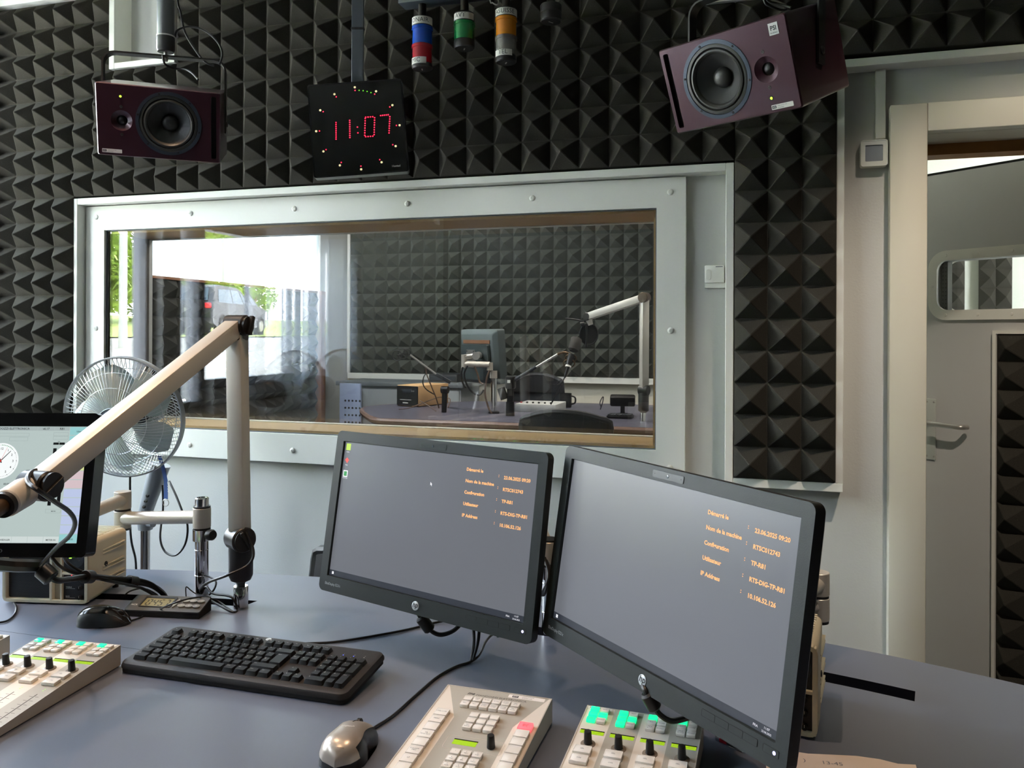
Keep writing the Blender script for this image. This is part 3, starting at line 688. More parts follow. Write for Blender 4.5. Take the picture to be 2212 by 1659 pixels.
# touch screen and its arm
TMR = RZ(YAW) @ RX(-.19)
Rt = TMR.to_3x3() @ Vector((1, 0, 0))
tc = PD(178, 1046, 1.652)-Rt*.1525
TMM = T(*tc) @ TMR
nb = (TMM.to_3x3() @ Vector((0, 1, 0)))
el = PD(265, 1101, 2.12)
monitor_arm((-1.28, 1.663), CZ-(1117-719)/F*1.966, (el.x, el.y, el.z), tc+nb*.05, nb, 'silver monitor arm with chrome column carrying the touch screen')
def touch_screen(M):
    t = thing('touch_screen', 'black touch screen showing a clock and control buttons at the left of the desk', 'monitor', M)
    FM = fr((0, 0, 0), (1, 0, 0), (0, 0, 1)); W_, H_ = .305, .229
    b = B(); o = rrect(.345, .283, .009, 5); b.ring(o, rrect(W_, H_, .001, 5), -.004, 0, FM); b.prism(o, -.04, -.004, FM)
    b.build('housing', mat('gloss_black', '#070707', .18), t)
    s = B().prism(rect(-W_/2, W_/2, -H_/2, H_/2), -.0039, -.003, FM).build('screen', mat('touch_display', '#20262a', .25, emit='#bccbc8', es=.72), t, smooth=0)
    Z = -.0029
    def E(n, c, e): return mat(n, '#0c0c0c', .3, emit=c, es=e)
    def item(name, mt, fn): b_ = B(); fn(b_); return b_.build(name, mt, s, smooth=0)
    X = lambda px: (px-866)/4.29*.305/290+0      # helper unused for exact layout
    R = W_/2; Tp = H_/2
    def panel(x0, y0, x1, y1, z=0): return lambda b_: b_.prism(rect(x0, x1, y0, y1), Z+z, Z+z+.0001, FM)
    teal, pink, blue, yel, grey = E('ui_teal', '#93c9cb', .8), E('ui_pink', '#d2bdc2', .8), E('ui_blue', '#b4bfdd', .85), E('ui_yellow', '#cdd493', .85), E('ui_grey', '#a9b6b6', .75)
    # right hand button column
    cw = .0365; n = 13; h = H_/n
    cols = [teal, teal, teal, yel, yel, pink, pink, blue, blue, blue, blue, blue, teal]
    for k in range(n):
        x0 = R-cw-(.0005); item('screen_button', cols[k], panel(x0, Tp-h*(k+1)+.0008, R-.0005, Tp-h*k-.0008))
    # title strip and bottom strip
    for x0, x1 in ((-R, R-cw-.0665), (R-cw-.066, R-cw-.0325), (R-cw-.032, R-cw-.002)): item('screen_button', grey, panel(x0, Tp-.0082, x1, Tp-.0008))
    for k in range(7): x1 = R-cw-.001-.0312*k; item('screen_button', E('ui_pale', '#ccd6d4', .8), panel(x1-.0304, -Tp+.0006, x1, -Tp+.0125))
    dk = E('ui_dark', '#15181a', .3)
    L = B()
    def tx(q, size, x, y, al='CENTER', bold=.01): L.text(q, size, FM @ T(x, y, Z+.0004), align=al, bold=bold)
    tx('MANDOZZI ELETTRONICA', .0062, R-cw-.0825, Tp-.0066, 'RIGHT'); tx('v6.17', .0062, R-cw-.049, Tp-.0066); tx('R81', .0062, R-cw-.017, Tp-.0066)
    tx('User', .0052, R-cw/2, Tp-.0115); tx('METER IN', .0045, R-cw-.0165, -Tp+.0045); tx('SCHEDULER', .0045, R-cw-.109, -Tp+.0045); tx('CUE BUS', .0045, R-cw/2, -Tp+.006); tx('Mixer', .0045, R-cw/2, Tp-h*4.6)
    tx('METER', .003, R-cw-.017, -Tp+.0605); tx('PRG', .0025, R-cw-.0205, Tp-.031)
    tx('00:00:00', .0055, R-cw-.113, Tp-.1165); tx('00:00', .0055, R-cw-.118, Tp-.126)
    # clock face
    cx, cy, r = R-cw-.1335, Tp-.069, .0355
    item('clock_face', E('ui_white', '#eef2f2', .85), lambda b_: b_.prism(circ(r, 48, cx, cy), Z, Z+.0001, FM))
    for k in range(1, 13): a = PI/2-k*PI/6; L.text(str(k), .0062, FM @ T(cx+.0245*math.cos(a), cy+.0245*math.sin(a)-.0022, Z+.0004), align='CENTER', bold=.012)
    for k in range(60):
        a = PI/2-k*PI/30; L.prism(circ(.0009 if k % 5 == 0 else .0005, 8, cx+.0315*math.cos(a), cy+.0315*math.sin(a)), Z+.0003, Z+.0004, FM)
    def hand(b_, a, l, w_): b_.prism([(-w_, -.004), (w_, -.004), (w_*.6, l), (-w_*.6, l)], Z+.0005, Z+.0006, FM @ T(cx, cy, 0) @ RZ(-a))
    hand(L, math.radians(333), .017, .0013); hand(L, math.radians(43), .027, .0009)
    L.build('screen_lettering', dk, s, smooth=0)
    item('second_hand', E('ui_red', '#d8382e', .9), lambda b_: (hand(b_, math.radians(22), .029, .0003), b_.prism(circ(.0016, 12, cx, cy), Z+.0007, Z+.0008, FM)))
    gd = E('ui_green', '#2f8f4a', .8)
    item('clock_ticks', gd, lambda b_: [b_.prism(circ(.0009, 8, cx+.0315*math.cos(PI/2-k*PI/30), cy+.0315*math.sin(PI/2-k*PI/30)), Z+.0005, Z+.0006, FM) for k in range(8)])
    item('level_meter', dk, lambda b_: [b_.prism(rect(x, x+.0068, y0, y1), Z+.0002, Z+.0003, FM) for x, y0, y1 in ((R-cw-.0305, -Tp+.0725, Tp-.0435), (R-cw-.0125, -Tp+.0725, Tp-.0435))]+[b_.prism(rect(R-cw-.0315, R-cw-.0205, Tp-.0365, Tp-.032), Z+.0002, Z+.0003, FM), b_.prism(rect(R-cw-.0195, R-cw-.0085, Tp-.0365, Tp-.032), Z+.0002, Z+.0003, FM)])
    def box_line(b_, x0, x1, y0, y1): b_.ring(rect(x0, x1, y0, y1), rect(x0+.0003, x1-.0003, y0+.0003, y1-.0003), Z+.0001, Z+.0002, FM)
    item('screen_frame', E('ui_line', '#8d9a9a', .7), lambda b_: [box_line(b_, *q) for q in ((R-cw-.033, R-cw-.003, -Tp+.058, -Tp+.0655), (R-cw-.033, R-cw-.003, Tp-.0185, Tp-.012), (R-cw-.033, R-cw-.003, Tp-.026, Tp-.0195), (-R, R-cw-.082, Tp-.02, Tp-.0135), (R-cw-.121, R-cw-.084, Tp-.029, Tp-.0215))])
    B().text('elo', .014, FM @ T(.0, -Tp-.018, .0004), align='CENTER', bold=.02).build('maker_mark', mat('dark_print', '#2e3133', .4), t, smooth=0)
    B().lathe([(.0025, 0), (.002, .001), (0, .0012)], fr((R-.006, -.006, -.1418), (1, 0, 0), (0, 1, 0), (0, 0, -1)), 12).build('status_light', mat('green_led', '#203010', .4, emit='#8bff3a', es=4), t)
touch_screen(TMM)
# arms behind the black monitors
n1 = m1M.to_3x3() @ Vector((0, 1, 0)); n2 = m2M.to_3x3() @ Vector((0, 1, 0))
c1 = m1M @ Vector((0, .06, -.01)); c2 = m2M @ Vector((0, .06, -.01))
monitor_arm((-.43, 1.665), .90, (-.50, 1.80, .955), c1, n1, 'silver monitor arm behind the monitor with desktop icons', cap=False)
e2 = PD(1768, 1287, 1.62)
monitor_arm((-.03, 1.625), .865, (e2.x, e2.y, e2.z), c2, n2, 'silver monitor arm whose elbow shows right of the larger monitor', cap=False)
# ------------------------------------------------------------------ keyboard
def keyboard(M, label, name='keyboard'):
    t = thing(name, label, 'keyboard', M)
    body = mat('keyboard_black', '#1d1a18', .5, bump=(700, .1)); kc = mat('key_black', '#0d0d0e', .42, spec=.35); leg = mat('key_legend', '#b9b7b0', .6)
    W_, D_ = .462, .160
    tilt = RX(.10)
    # case: rounded slab, lower and upper part
    b = B(); b.prism(rrect(W_-.004, D_-.004, .014, 6), .000, .0075, T(0, 0, .002) @ tilt @ T(0, D_/2, .0) @ T(0, -D_/2, .008)); b.build('base', black_soft, t)
    top = [(rrect(W_, D_, .016, 6), .0075), (rrect(W_, D_, .016, 6), .011), (rrect(W_-.006, D_-.006, .014, 6), .0165), (rrect(W_-.014, D_-.014, .011, 6), .0175)]
    n = len(top[0][0]); v = [(x, y, z) for L, z in top for x, y in L]; f = [[i*n+j, i*n+(j+1) % n, (i+1)*n+(j+1) % n, (i+1)*n+j] for i in range(3) for j in range(n)]+[[3*n+j for j in range(n)], list(range(n))[::-1]]
    KM = T(0, 0, .010) @ tilt
    b = B(KM); b.add(v, f); b.build('case', body, t)
    u = .0190
    X0 = -W_/2+.0175; Y0 = D_/2-.0215
    def key(x, y, w=1, h=1, s='', name='key'):
        cx = X0+(x+w/2)*u; cy = Y0-(y+h/2)*u
        a, c = w*u-.0012, h*u-.0012; hgt = .0075
        z = .0172
        b = B(KM)
        lo = rrect(a, c, .0012, 2); hi = rrect(a-.0048, c-.0052, .0014, 2, 0, .0006)
        m = len(lo); v = [(px+cx, py+cy, z) for px, py in lo]+[(px+cx, py+cy, z+hgt-.0008) for px, py in rrect(a-.0042, c-.0046, .0014, 2, 0, .0006)]+[(px+cx, py+cy, z+hgt) for px, py in hi]
        f = [[i*m+j, i*m+(j+1) % m, (i+1)*m+(j+1) % m, (i+1)*m+j] for i in range(2) for j in range(m)]+[[2*m+j for j in range(m)]]
        b.add(v, f)
        if s:
            parts = s.split('|')
            for q, st in enumerate(parts):
                sz = .0052 if len(st) < 3 else .0028
                b.text(st, sz, T(cx-a/2+.0042, cy+c/2-.0064-.0048*q, z+hgt), mi=1, depth=.0001, res=1)
        b.build(name, [kc, leg], t)
    key(0, 0, 1, 1, 'Esc')
    for i in range(4): key(2+i, 0, 1, 1, 'F%d' % (i+1))
    for i in range(4): key(6.5+i, 0, 1, 1, 'F%d' % (i+5))
    for i in range(4): key(11+i, 0, 1, 1, 'F%d' % (i+9))
    for i, s in enumerate(('Impr', 'Arr', 'Pause')): key(15.25+i, 0, 1, 1, s)
    r1 = ['§', '1', '2', '3', '4', '5', '6', '7', '8', '9', '0', "'", '^']; y = 1.35
    for i, s in enumerate(r1): key(i, y, 1, 1, s)
    key(13, y, 2, 1, '<-')
    key(0, y+1, 1.5, 1, 'Tab')
    for i, s in enumerate('QWERTZUIOP'): key(1.5+i, y+1, 1, 1, s)
    key(11.5, y+1, 1, 1, 'è|ü'); key(12.5, y+1, 1, 1, '"'); key(13.6, y+1, 1.4, 2, 'Enter')
    key(0, y+2, 1.75, 1, 'Maj')
    for i, s in enumerate('ASDFGHJKL'): key(1.75+i, y+2, 1, 1, s)
    key(10.75, y+2, 1, 1, 'é|ö'); key(11.75, y+2, 1, 1, 'à|ä'); key(12.7, y+2, .9, 1, '$')
    key(0, y+3, 1.25, 1, 'Shift'); key(1.25, y+3, 1, 1, '<')
    for i, s in enumerate('YXCVBNM,.-'): key(2.25+i, y+3, 1, 1, s)
    key(12.25, y+3, 2.75, 1, 'Shift')
    for x, w, s in ((0, 1.5, 'Ctrl'), (1.5, 1.25, 'Win'), (2.75, 1.25, 'Alt'), (4, 6, ''), (10, 1.25, 'AltGr'), (11.25, 1.25, 'Win'), (12.5, 1.25, 'Menu'), (13.75, 1.25, 'Ctrl')): key(x, y+4, w, 1, s, 'space_bar' if w == 6 else 'key')
    for i, s in enumerate(('Ins', 'Home', 'PgUp', 'Del', 'Fin', 'PgDn')): key(15.25+i % 3, y+i//3, 1, 1, s)
    key(16.25, y+3, 1, 1, '^')
    for i, s in enumerate('<v>'): key(15.25+i, y+4, 1, 1, s)
    for i, s in enumerate(('Num', '/', '*', '-', '7', '8', '9', None, '4', '5', '6', None, '1', '2', '3')):
        if s: key(18.6+i % 4, y+i//4, 1, 1, s)
    key(21.6, y+1, 1, 2, '+'); key(18.6, y+4, 2, 1, '0'); key(20.6, y+4, 1, 1, '.'); key(21.6, y+3, 1, 2, 'Enter')
    led = mat('blue_led', '#101018', .4, emit='#5a6bff', es=2)
    for k in range(3): B(KM).lathe([(.0011, 0), (.0011, .0005), (0, .0006)], T(X0+(19.6+1.1*k)*u, Y0-.6*u, .0172), 8).build('indicator_light', led if k < 2 else leg, t)
    lt = B(KM)
    for k, s in enumerate('1AV'): lt.text(s, .0035, T(X0+(19.55+1.1*k)*u, Y0-.42*u, .0175))
    lt.build('indicator_print', leg, t, smooth=0)
    B(KM).lathe([(.0055, 0), (.0055, .0004), (0, .0005)], T(X0+10.6*u, Y0+.0105, .0172), 20).build('logo_badge', mat('badge_silver', '#c3cbcd', .35, metal=.3), t)
    return t
keyboard(T(-.8965, 1.311, TZ) @ RZ(.004), 'black full size computer keyboard on the desk in front of the left black monitor')

# ------------------------------------------------------------------ mixer panels
pan_l = mat('panel_light', '#d8cfc2', .5); pan_d = mat('panel_grey', '#a9a498', .5); pan_s = mat('panel_side', '#b7b0a4', .55)
cap_m = mat('clear_button_cap', '#f4efe6', .15, trans=.1, coat=.5); ink = mat('panel_ink', '#3a3a3a', .7)
cap_g = mat('lit_green_cap', '#2be0a0', .2, emit='#10e590', es=.95); cap_r = mat('lit_red_cap', '#f0606a', .2, emit='#ff6a72', es=.75)
lcd_m = mat('green_lcd', '#5f7a10', .3, emit='#a6cf1e', es=.62); lcd_ink = mat('lcd_ink', '#34461a', .5)
SL = .0873
def panel_case(t, w, L, hb, stripes):
    hf = hb-L*math.tan(SL)
    b = B(); b.add([(0, 0, .002), (w, 0, .002), (w, 0, hb), (0, 0, hb), (0, -L, .002), (w, -L, .002), (w, -L, hf), (0, -L, hf)], [[1, 0, 3, 2], [4, 5, 6, 7], [0, 1, 5, 4], [0, 4, 7, 3], [1, 2, 6, 5], [3, 7, 6, 2]])
    b.build('case', pan_s, t, smooth=0)
    PM = fr((0, 0, hb), (1, 0, 0), (0, math.cos(SL), math.sin(SL)))
    b = B()
    for poly, mi in stripes: b.prism(poly, .0001, .0008, PM, mi)
    b.build('face_plate', [pan_l, pan_d], t, smooth=0)
    B().ring(rect(.0, w, -L, 0), rect(.0018, w-.0018, -L+.0018, -.0018), .0, .0013, PM).build('rim', pan_s, t, smooth=0)
    return PM
def button(t, PM, x, y, w, h, s='', mt=None, hgt=.005):
    b = B(); b.box((x, y, .0008+hgt/2), (w, h, hgt), .0012, 2, PM)
    b.ring(rrect(w*.98, h*.98, .001, 2, x, y), rrect(w*.88, h*.86, .001, 2, x, y), .0008+hgt, .0008+hgt+.0002, PM)
    for q, st in enumerate(s.split('|')):
        if st: b.text(st, min(.0042, .72*w/max(2.2, len(st)*.62)) if w > .016 else min(.0033, w/max(2, len(st)*.72)), PM @ T(x, y-.0012+(.0018-.0036*q if '|' in s else 0), .0011+hgt), mi=1, align='CENTER', res=1)
    return b.build('button', [mt or cap_m, ink], t)
def knob(t, PM, x, y, skirt=True):
    if skirt: B().lathe([(.0108, 0), (.0108, .0006), (.0075, .0012), (0, .0012)], PM @ T(x, y, .0008), 28).build('knob_skirt', mat('smoke_ring', '#7d7368', .25), t)
    b = B(); r = .0062; n = 36; pr = [(r, .001), (r*.96, .004), (r*.84, .0185), (r*.78, .0195), (0, .0197)]
    vs = []; fs = []
    for R_, h in pr:
        for k in range(n): a = 2*PI*k/n; q = R_*(1-(.06 if k % 2 else 0)) if h < .019 else R_; vs.append((q*math.cos(a), q*math.sin(a), h))
    for i in range(len(pr)-1):
        for k in range(n): fs.append([i*n+k, i*n+(k+1) % n, (i+1)*n+(k+1) % n, (i+1)*n+k])
    b.add(vs, fs, PM @ T(x, y, .0008)); b.build('knob', black, t)
def lcd(t, PM, x, y, w, h, bars=0):
    o = B().prism(rect(x-w/2, x+w/2, y-h/2, y+h/2), .0008, .0011, PM).build('display', lcd_m, t, smooth=0)
    B().bx((x-w/2, y+h/2-.0002, .0008), (x+w/2+.0005, y+h/2+.0016, .0016), M=PM).build('display_edge', black_soft, o, smooth=0)
    if bars:
        b = B(); rnd = random.Random(int(x*1e5))
        for k in range(14): b.bx((x-w/2+.003+k*(w-.006)/14, y-.001, .0011), (x-w/2+.0033+k*(w-.006)/14, y-.001+rnd.choice((.0012, .0024)), .00115), M=PM)
        b.build('display_marks', lcd_ink, o, smooth=0)
def fader_module(M, label, lit, words=True, sticker=0):
    w, L, hb = .178, .325, .038
    t = thing('mixer_panel', label, 'mixer', M)
    c = w/4
    st = [(rect(c*k, c*(k+1), -L, 0), k % 2) for k in range(4)]
    PM = panel_case(t, w, L, hb, st)
    names = [['UST', 'EXT', 'FLT', 'COMP', 'MPX|AUTO', 'MONO']]*4
    for k in range(4):
        x = c*k+.0155
        for q in range(6):
            bx_, by = x+(q % 2)*.0152, -.0135-(q//2)*.0146
            button(t, PM, bx_, by, .0132, .0115, names[k][q] if words else ['', 'I', '', '-', '', '-'][q], cap_g if q in lit[k] else None, .0045)
        lcd(t, PM, c*k+.0235, -.0725, .035, .0085, 1)
        knob(t, PM, c*k+.0245, -.102)
        for q, s in enumerate(('SEL', 'ON')): button(t, PM, c*k+.0215-.0*q, -.1245-.0225*q, .0255, .0175, s, None, .0055)
        g = B()
        for q in range(2): g.prism(circ(.0009, 8, c*k+.026, -.166-.005*q), .0008, .0011, PM)
        g.build('status_light', mat('green_spot', '#bfe8a0', .4, emit='#9df070', es=.6), t)
        f = B(); f.bx((c*k+.0243, -.305, .0006), (c*k+.0255, -.182, .001), M=PM)
        for q in range(9): f.bx((c*k+.016, -.19-q*.0125, .0008), (c*k+.0225, -.1895-q*.0125, .0009), M=PM); f.bx((c*k+.0275, -.19-q*.0125, .0008), (c*k+.034, -.1895-q*.0125, .0009), M=PM)
        f.build('fader_slot', black_soft, t, smooth=0)
        fc = B(); fc.box((c*k+.0249, -.292, .007), (.011, .022, .012), .003, 2, PM); fc.build('fader_cap', black, t)
    lb = mat('white_sticker', '#e6e0da', .5)
    if sticker:
        x0, x1 = sticker
        B().prism(rect(x0, x1, -.0075, -.0015), .0008, .0010, PM).build('sticker', lb, t, smooth=0)
        b = B(); (b.text('CONFERENCE', .0052, PM @ T(x0+.0045, -.0066, .001), bold=.01, sx=.9) if words else b.text('RTS', .0042, PM @ T(x0+.003, -.0064, .001), bold=.03).text('RTSOB12310', .003, PM @ T(x0+.018, -.0056, .001))); b.build('sticker_print', ink, t, smooth=0)
    return t
fader_module(T(-.267, 1.276, TZ) @ RZ(-.02), 'mixer panel with many green lit buttons, below the larger monitor', [(0, 2, 3, 4), (0, 2, 3, 4), (0,), (0,)], True, (.001, .04))
fader_module(T(-1.3225, 1.2405, TZ) @ RZ(.098), 'mixer panel with four green lit buttons, left of the keyboard', [(0,), (0,), (0,), (0,)], False, (.12, .172))
fader_module(T(-1.5605, 1.2165, TZ) @ RZ(.098), 'mixer panel at the left picture edge, mostly cut off', [(0,), (0,), (0,), (0,)], False, (.12, .172))
def control_panel(M):
    w, L, hb = .178, .325, .038
    t = thing('control_panel', 'grey control panel with number pad and one red lit button, right of the silver mouse', 'control panel', M)
    st = [([(0, 0), (0, -L), (.0455, -L), (.0455, -.09), (.004, -.001)], 0), ([(w, 0), (w-.004, -.001), (.141, -.094), (.141, -L), (w, -L)], 0), ([(.004, -.001), (.0455, -.09), (.0455, -L), (.141, -L), (.141, -.094), (w-.004, -.001)], 1)]
    PM = panel_case(t, w, L, hb, st)
    wd = ['', 'PAN|BAL', 'AUX1', 'AUX2', 'COPY|CHAN', 'LED|OUT', 'REC', 'RET', 'GAIN|AUX1', 'GAIN|AUX2', 'MOVE|CHAN', 'PFL|MON']
    for q, s in enumerate(wd): button(t, PM, .0505+(q % 6)*.0157, -.040-(q//6)*.0158, .0136, .0122, s, None, .0055)
    for q in range(9): button(t, PM, .0765+(q % 3)*.0162, -.0835-(q//3)*.0158, .0136, .0122, 'SET|BANK' if q == 6 else '', None, .0055)
    lcd(t, PM, .0855, -.1515, .036, .0115)
    knob(t, PM, .1265, -.153, False)
    B().ring(rrect(.088, .034, .006, 5, .1, -.153), rrect(.0872, .0332, .0056, 5, .1, -.153), .0008, .001, PM).build('outline', pan_l, t)
    for q, s in enumerate(('1', '2|ABC', '3|DEF', '4|GHI', '5|JKL', '6|MNO', '7|PQR', '8|TUV', '9|WXY', '*', '0', '#')): button(t, PM, .0825+(q % 3)*.0166, -.181-(q//3)*.0165, .0138, .0126, s, None, .0055)
    for q, s in enumerate(('UNLOCK', 'MIX2', '', 'TB|REQUEST', '', 'ISOLAMP|MIC', 'LF', '', '', '', '')): button(t, PM, .0245, -.0885-.0208*q, .0215, .0188, s, None, .0055)
    for q in range(11): button(t, PM, .1605, -.0935-.0208*q, .0215, .0188, 'SPLIT|BUS' if q == 0 else '', cap_r if q == 0 else None, .0055)
    b = B(); b.text('MANDOZZI ELETTRONICA', .0062, PM @ T(.0565, -.0215, .0008), sx=1.12); b.build('maker_lettering', ink, t, smooth=0)
    b = B(); b.text('me', .0105, PM @ T(.0415, -.0205, .0008) @ Matrix(((1, .25, 0, 0), (0, 1, 0, 0), (0, 0, 1, 0), (0, 0, 0, 1))), bold=.03, sx=.9); b.build('maker_mark', ink, t, smooth=0)
    lb = mat('white_sticker', '#e6e0da', .5)
    B().prism(rrect(.06, .0095, .0012, 3, .138, -.0085), .0008, .001, PM).build('sticker', lb, t, smooth=0)
    b = B(); b.prism(rect(.1145, .1245, -.0115, -.0058), .001, .0011, PM); b.text('LINDENSTRASSE', .0026, PM @ T(.131, -.0072, .001)); b.text('RTSOB13468', .003, PM @ T(.131, -.0114, .001)); b.build('sticker_print', ink, t, smooth=0)
    B().text('RTS', .0042, PM @ T(.1195, -.0101, .0012), align='CENTER', bold=.02).build('sticker_mark', lb, t, smooth=0)
control_panel(T(-.503, 1.281, TZ))

# ------------------------------------------------------------------ mice
def mouse(M, label, L, W_, H_, top, side, cable, fancy):
    t = thing('computer_mouse', label, 'computer mouse', M)
    def zp(s): return H_*max(0, 1-abs(2*(s**.86)-.94)**(2.6 if s < .45 else 2.1))**(.5 if s < .45 else .66)
    def shell(z0, z1, inset=0, flare=0):
        """lofted body between two heights of the profile (0..1)"""
        vs = []; fs = []; nu, nv = 20, 12
        for i in range(nu+1):
            s = i/nu; y = -L/2+L*s
            e = max(0, 1-abs(2*s-1)**(4.2 if s < .5 else 2.6))**.5
            w = W_/2*e*(1-.19*math.exp(-((s-.52)/.16)**2)*(1 if fancy else .5)) + .0002
            h = zp(s)
            for j in range(nv+1):
                a = PI*j/nv; c, q = math.cos(a), math.sin(a)
                x = w*math.copysign(abs(c)**.8, c); z = h*abs(q)**.75
                vs.append((x*(1-inset), y, max(z, 0)+.001))
        for i in range(nu):
            for j in range(nv): fs.append([i*(nv+1)+j, (i+1)*(nv+1)+j, (i+1)*(nv+1)+j+1, i*(nv+1)+j+1][::-1])
        return vs, fs
    vs, fs = shell(0, 1)
    nv = 12
    dark = lambda i, j: (j < 3 and i > 2) or (j == 0) or (j == nv-1)
    lo = [f for k, f in enumerate(fs) if dark(k//nv, k % nv)]; hi = [f for k, f in enumerate(fs) if not dark(k//nv, k % nv)]
    if not fancy:
        lo = [f for k, f in enumerate(fs) if (k % nv) in (0, 1, 2, nv-3, nv-2, nv-1)]; hi = [f for k, f in enumerate(fs) if (k % nv) not in (0, 1, 2, nv-3, nv-2, nv-1)]
    b = B(); b.add(vs, lo); b.add([(x*.97, y*.985, 0) for x, y in [(W_/2*(max(0, 1-abs(2*k/20-1)**(4.2 if k < 10 else 2.6)))**.5, -L/2+L*k/20) for k in range(21)]]+[(-x*.97, y*.985, 0) for x, y in [(W_/2*(max(0, 1-abs(2*k/20-1)**(4.2 if k < 10 else 2.6)))**.5, -L/2+L*k/20) for k in range(20, -1, -1)]], [list(range(42))[::-1]])
    b.build('side_shell', side, t, smooth=60)
    B().add([(x, y, z+.0004) for x, y, z in vs], hi).build('top_shell', top, t, smooth=179)
    def zt(y): s = (y+L/2)/L; return zp(s)+.0015
    b = B(); b.bx((-.0005, L*.1, zt(L*.28)-.004), (.0005, L*.47, zt(L*.28)+.0015)); b.build('button_gap', black_soft, t) if False else None
    B().tube([(0, y, zt(y)) for y in (L*.08, L*.18, L*.28, L*.38, L*.45)], .0006, 6).build('button_gap', black_soft, t)
    y = L*.30
    B().cyl((-.0035, y, zt(y)-.004), (.0035, y, zt(y)-.004), .0085, n=24, bev=.001).build('scroll_wheel', rubber, t)
    return t, zt
silver_top = mat('mouse_silver', '#a89f94', .3, metal=.45)
pm = PZ(757, 1606, TZ+.012)
MM = T(pm.x, pm.y, TZ) @ RZ(.125)
ms, zt = mouse(MM, 'silver and black computer mouse on the desk in front of the keyboard', .122, .072, .041, silver_top, mat('mouse_black', '#131416', .3), None, True)
B().text('Logitech', .006, T(0, -.012, 0) @ T(0, 0, zt(-.012)+.0004), align='CENTER').build('maker_print', mat('pale_print', '#d8d4cc', .5), ms, smooth=0)
B().text('LASER', .005, T(.004, -.054, 0) @ T(0, 0, zt(-.052)+.0008) @ RX(-.75), align='CENTER').build('maker_print', black_soft, ms, smooth=0)
pb = PZ(226, 1337, TZ+.01)
MB_ = T(pb.x, pb.y, TZ) @ RZ(-1.25)
mouse(MB_, 'black computer mouse on the desk in front of the desk timer', .112, .062, .037, mat('mouse_gloss_black', '#16130f', .16), black, None, False)

# ------------------------------------------------------------------ desk timer
P0 = PZ(262, 1331, TZ); P1 = PZ(430, 1338, TZ)
ux = (P1-P0); tw = .172; ta = math.atan2(ux.y, ux.x)
t = thing('desk_timer', 'dark grey desk timer showing 0457 with six oval buttons', 'desk timer', T(P1.x, P1.y, TZ) @ RZ(ta))
tg = mat('timer_grey', '#4a4a46', .5); D0 = .056
prof = [(-.0, .003), (.0, .013), (-.006, .016), (-.008, .016)]
b = B(); ti = math.radians(15)
b.add([(-tw, 0, .001), (0, 0, .001), (0, D0, .001), (-tw, D0, .001), (-tw, 0, .012), (0, 0, .012), (0, D0, .027), (-tw, D0, .027)], [[3, 2, 1, 0], [0, 1, 5, 4], [1, 2, 6, 5], [2, 3, 7, 6], [3, 0, 4, 7]]); b.build('base', black_soft, t, smooth=0)
TM = fr((-tw, 0, .012), (1, 0, 0), (0, D0, .015))
b = B(); b.prism(rrect(tw, .058, .005, 4, tw/2, .029), 0, .003, TM); b.build('face_plate', tg, t)
b = B(); b.ring(rrect(.074, .040, .003, 4, .062, .033), rrect(.066, .031, .002, 4, .062, .031), .003, .0045, TM); b.build('display_frame', black, t)
b = B(); b.prism(rect(.029, .095, .0155, .0465), .003, .0034, TM); b.build('display', mat('lcd_olive', '#8d8862', .3), t, smooth=0)
def seg7(b, ch, x, y, w, h, M, th=.0022, mi=0):
    S = {'0': 'abcdef', '1': 'bc', '2': 'abged', '3': 'abgcd', '4': 'fgbc', '5': 'afgcd', '6': 'afgedc', '7': 'abc', '8': 'abcdefg', '9': 'abcdfg'}[ch]
    q = {'a': (0, h, w, h), 'b': (w, h/2, w, h), 'c': (w, 0, w, h/2), 'd': (0, 0, w, 0), 'e': (0, 0, 0, h/2), 'f': (0, h/2, 0, h), 'g': (0, h/2, w, h/2)}
    for s in S:
        x0, y0, x1, y1 = q[s]; dx, dy = (th*.7, 0) if y0 == y1 else (0, th*.7)
        sk = lambda yy: yy*.1
        b.bx((x+x0+dx-th/2*(y0 != y1)+sk(min(y0, y1)), y+y0+dy-th/2*(y0 == y1), 0), (x+x1-dx+th/2*(y0 != y1)+sk(min(y0, y1)), y+y1-dy+th/2*(y0 == y1), .0003), M=M, mi=mi)
b = B()
for k, ch in enumerate('0457'): seg7(b, ch, .037+k*.0138, .020, .0085, .021, TM @ T(0, 0, .0034))
b.build('digits', mat('lcd_black', '#20221a', .5), t, smooth=0)
bt = mat('timer_button', '#9a9890', .35, metal=.4)
for r_ in range(2):
    for k in range(3): B().prism([(x*1.55, y) for x, y in circ(.0055, 20)], .003, .006, TM @ T(.122+.017*k+.002*r_, .020+.019*r_, 0)).build('button', bt, t)
B().prism([(-.005, .006), (0, -.008), (.005, .006)], .003, .0055, TM @ T(.105, .020, 0)).build('button', bt, t)
B().prism([(-.005, -.006), (0, .008), (.005, -.006)], .003, .0055, TM @ T(.107, .039, 0)).build('button', bt, t)
b = B()
for r_ in range(2):
    for k in range(3): b.text(('RESET', 'START', 'STOP', 'I', 'II', 'III')[k+3*(1-r_)] if r_ == 0 else ('RESET', 'START', 'STOP')[k], .0035 if r_ else .006, TM @ T(.122+.017*k+.002*r_, .0185+.019*r_, .0061), align='CENTER')
b.text('NCR', .007, TM @ T(.006, .018, .0031), bold=.03); b.build('lettering', mat('pale_print', '#d8d4cc', .5), t, smooth=0)

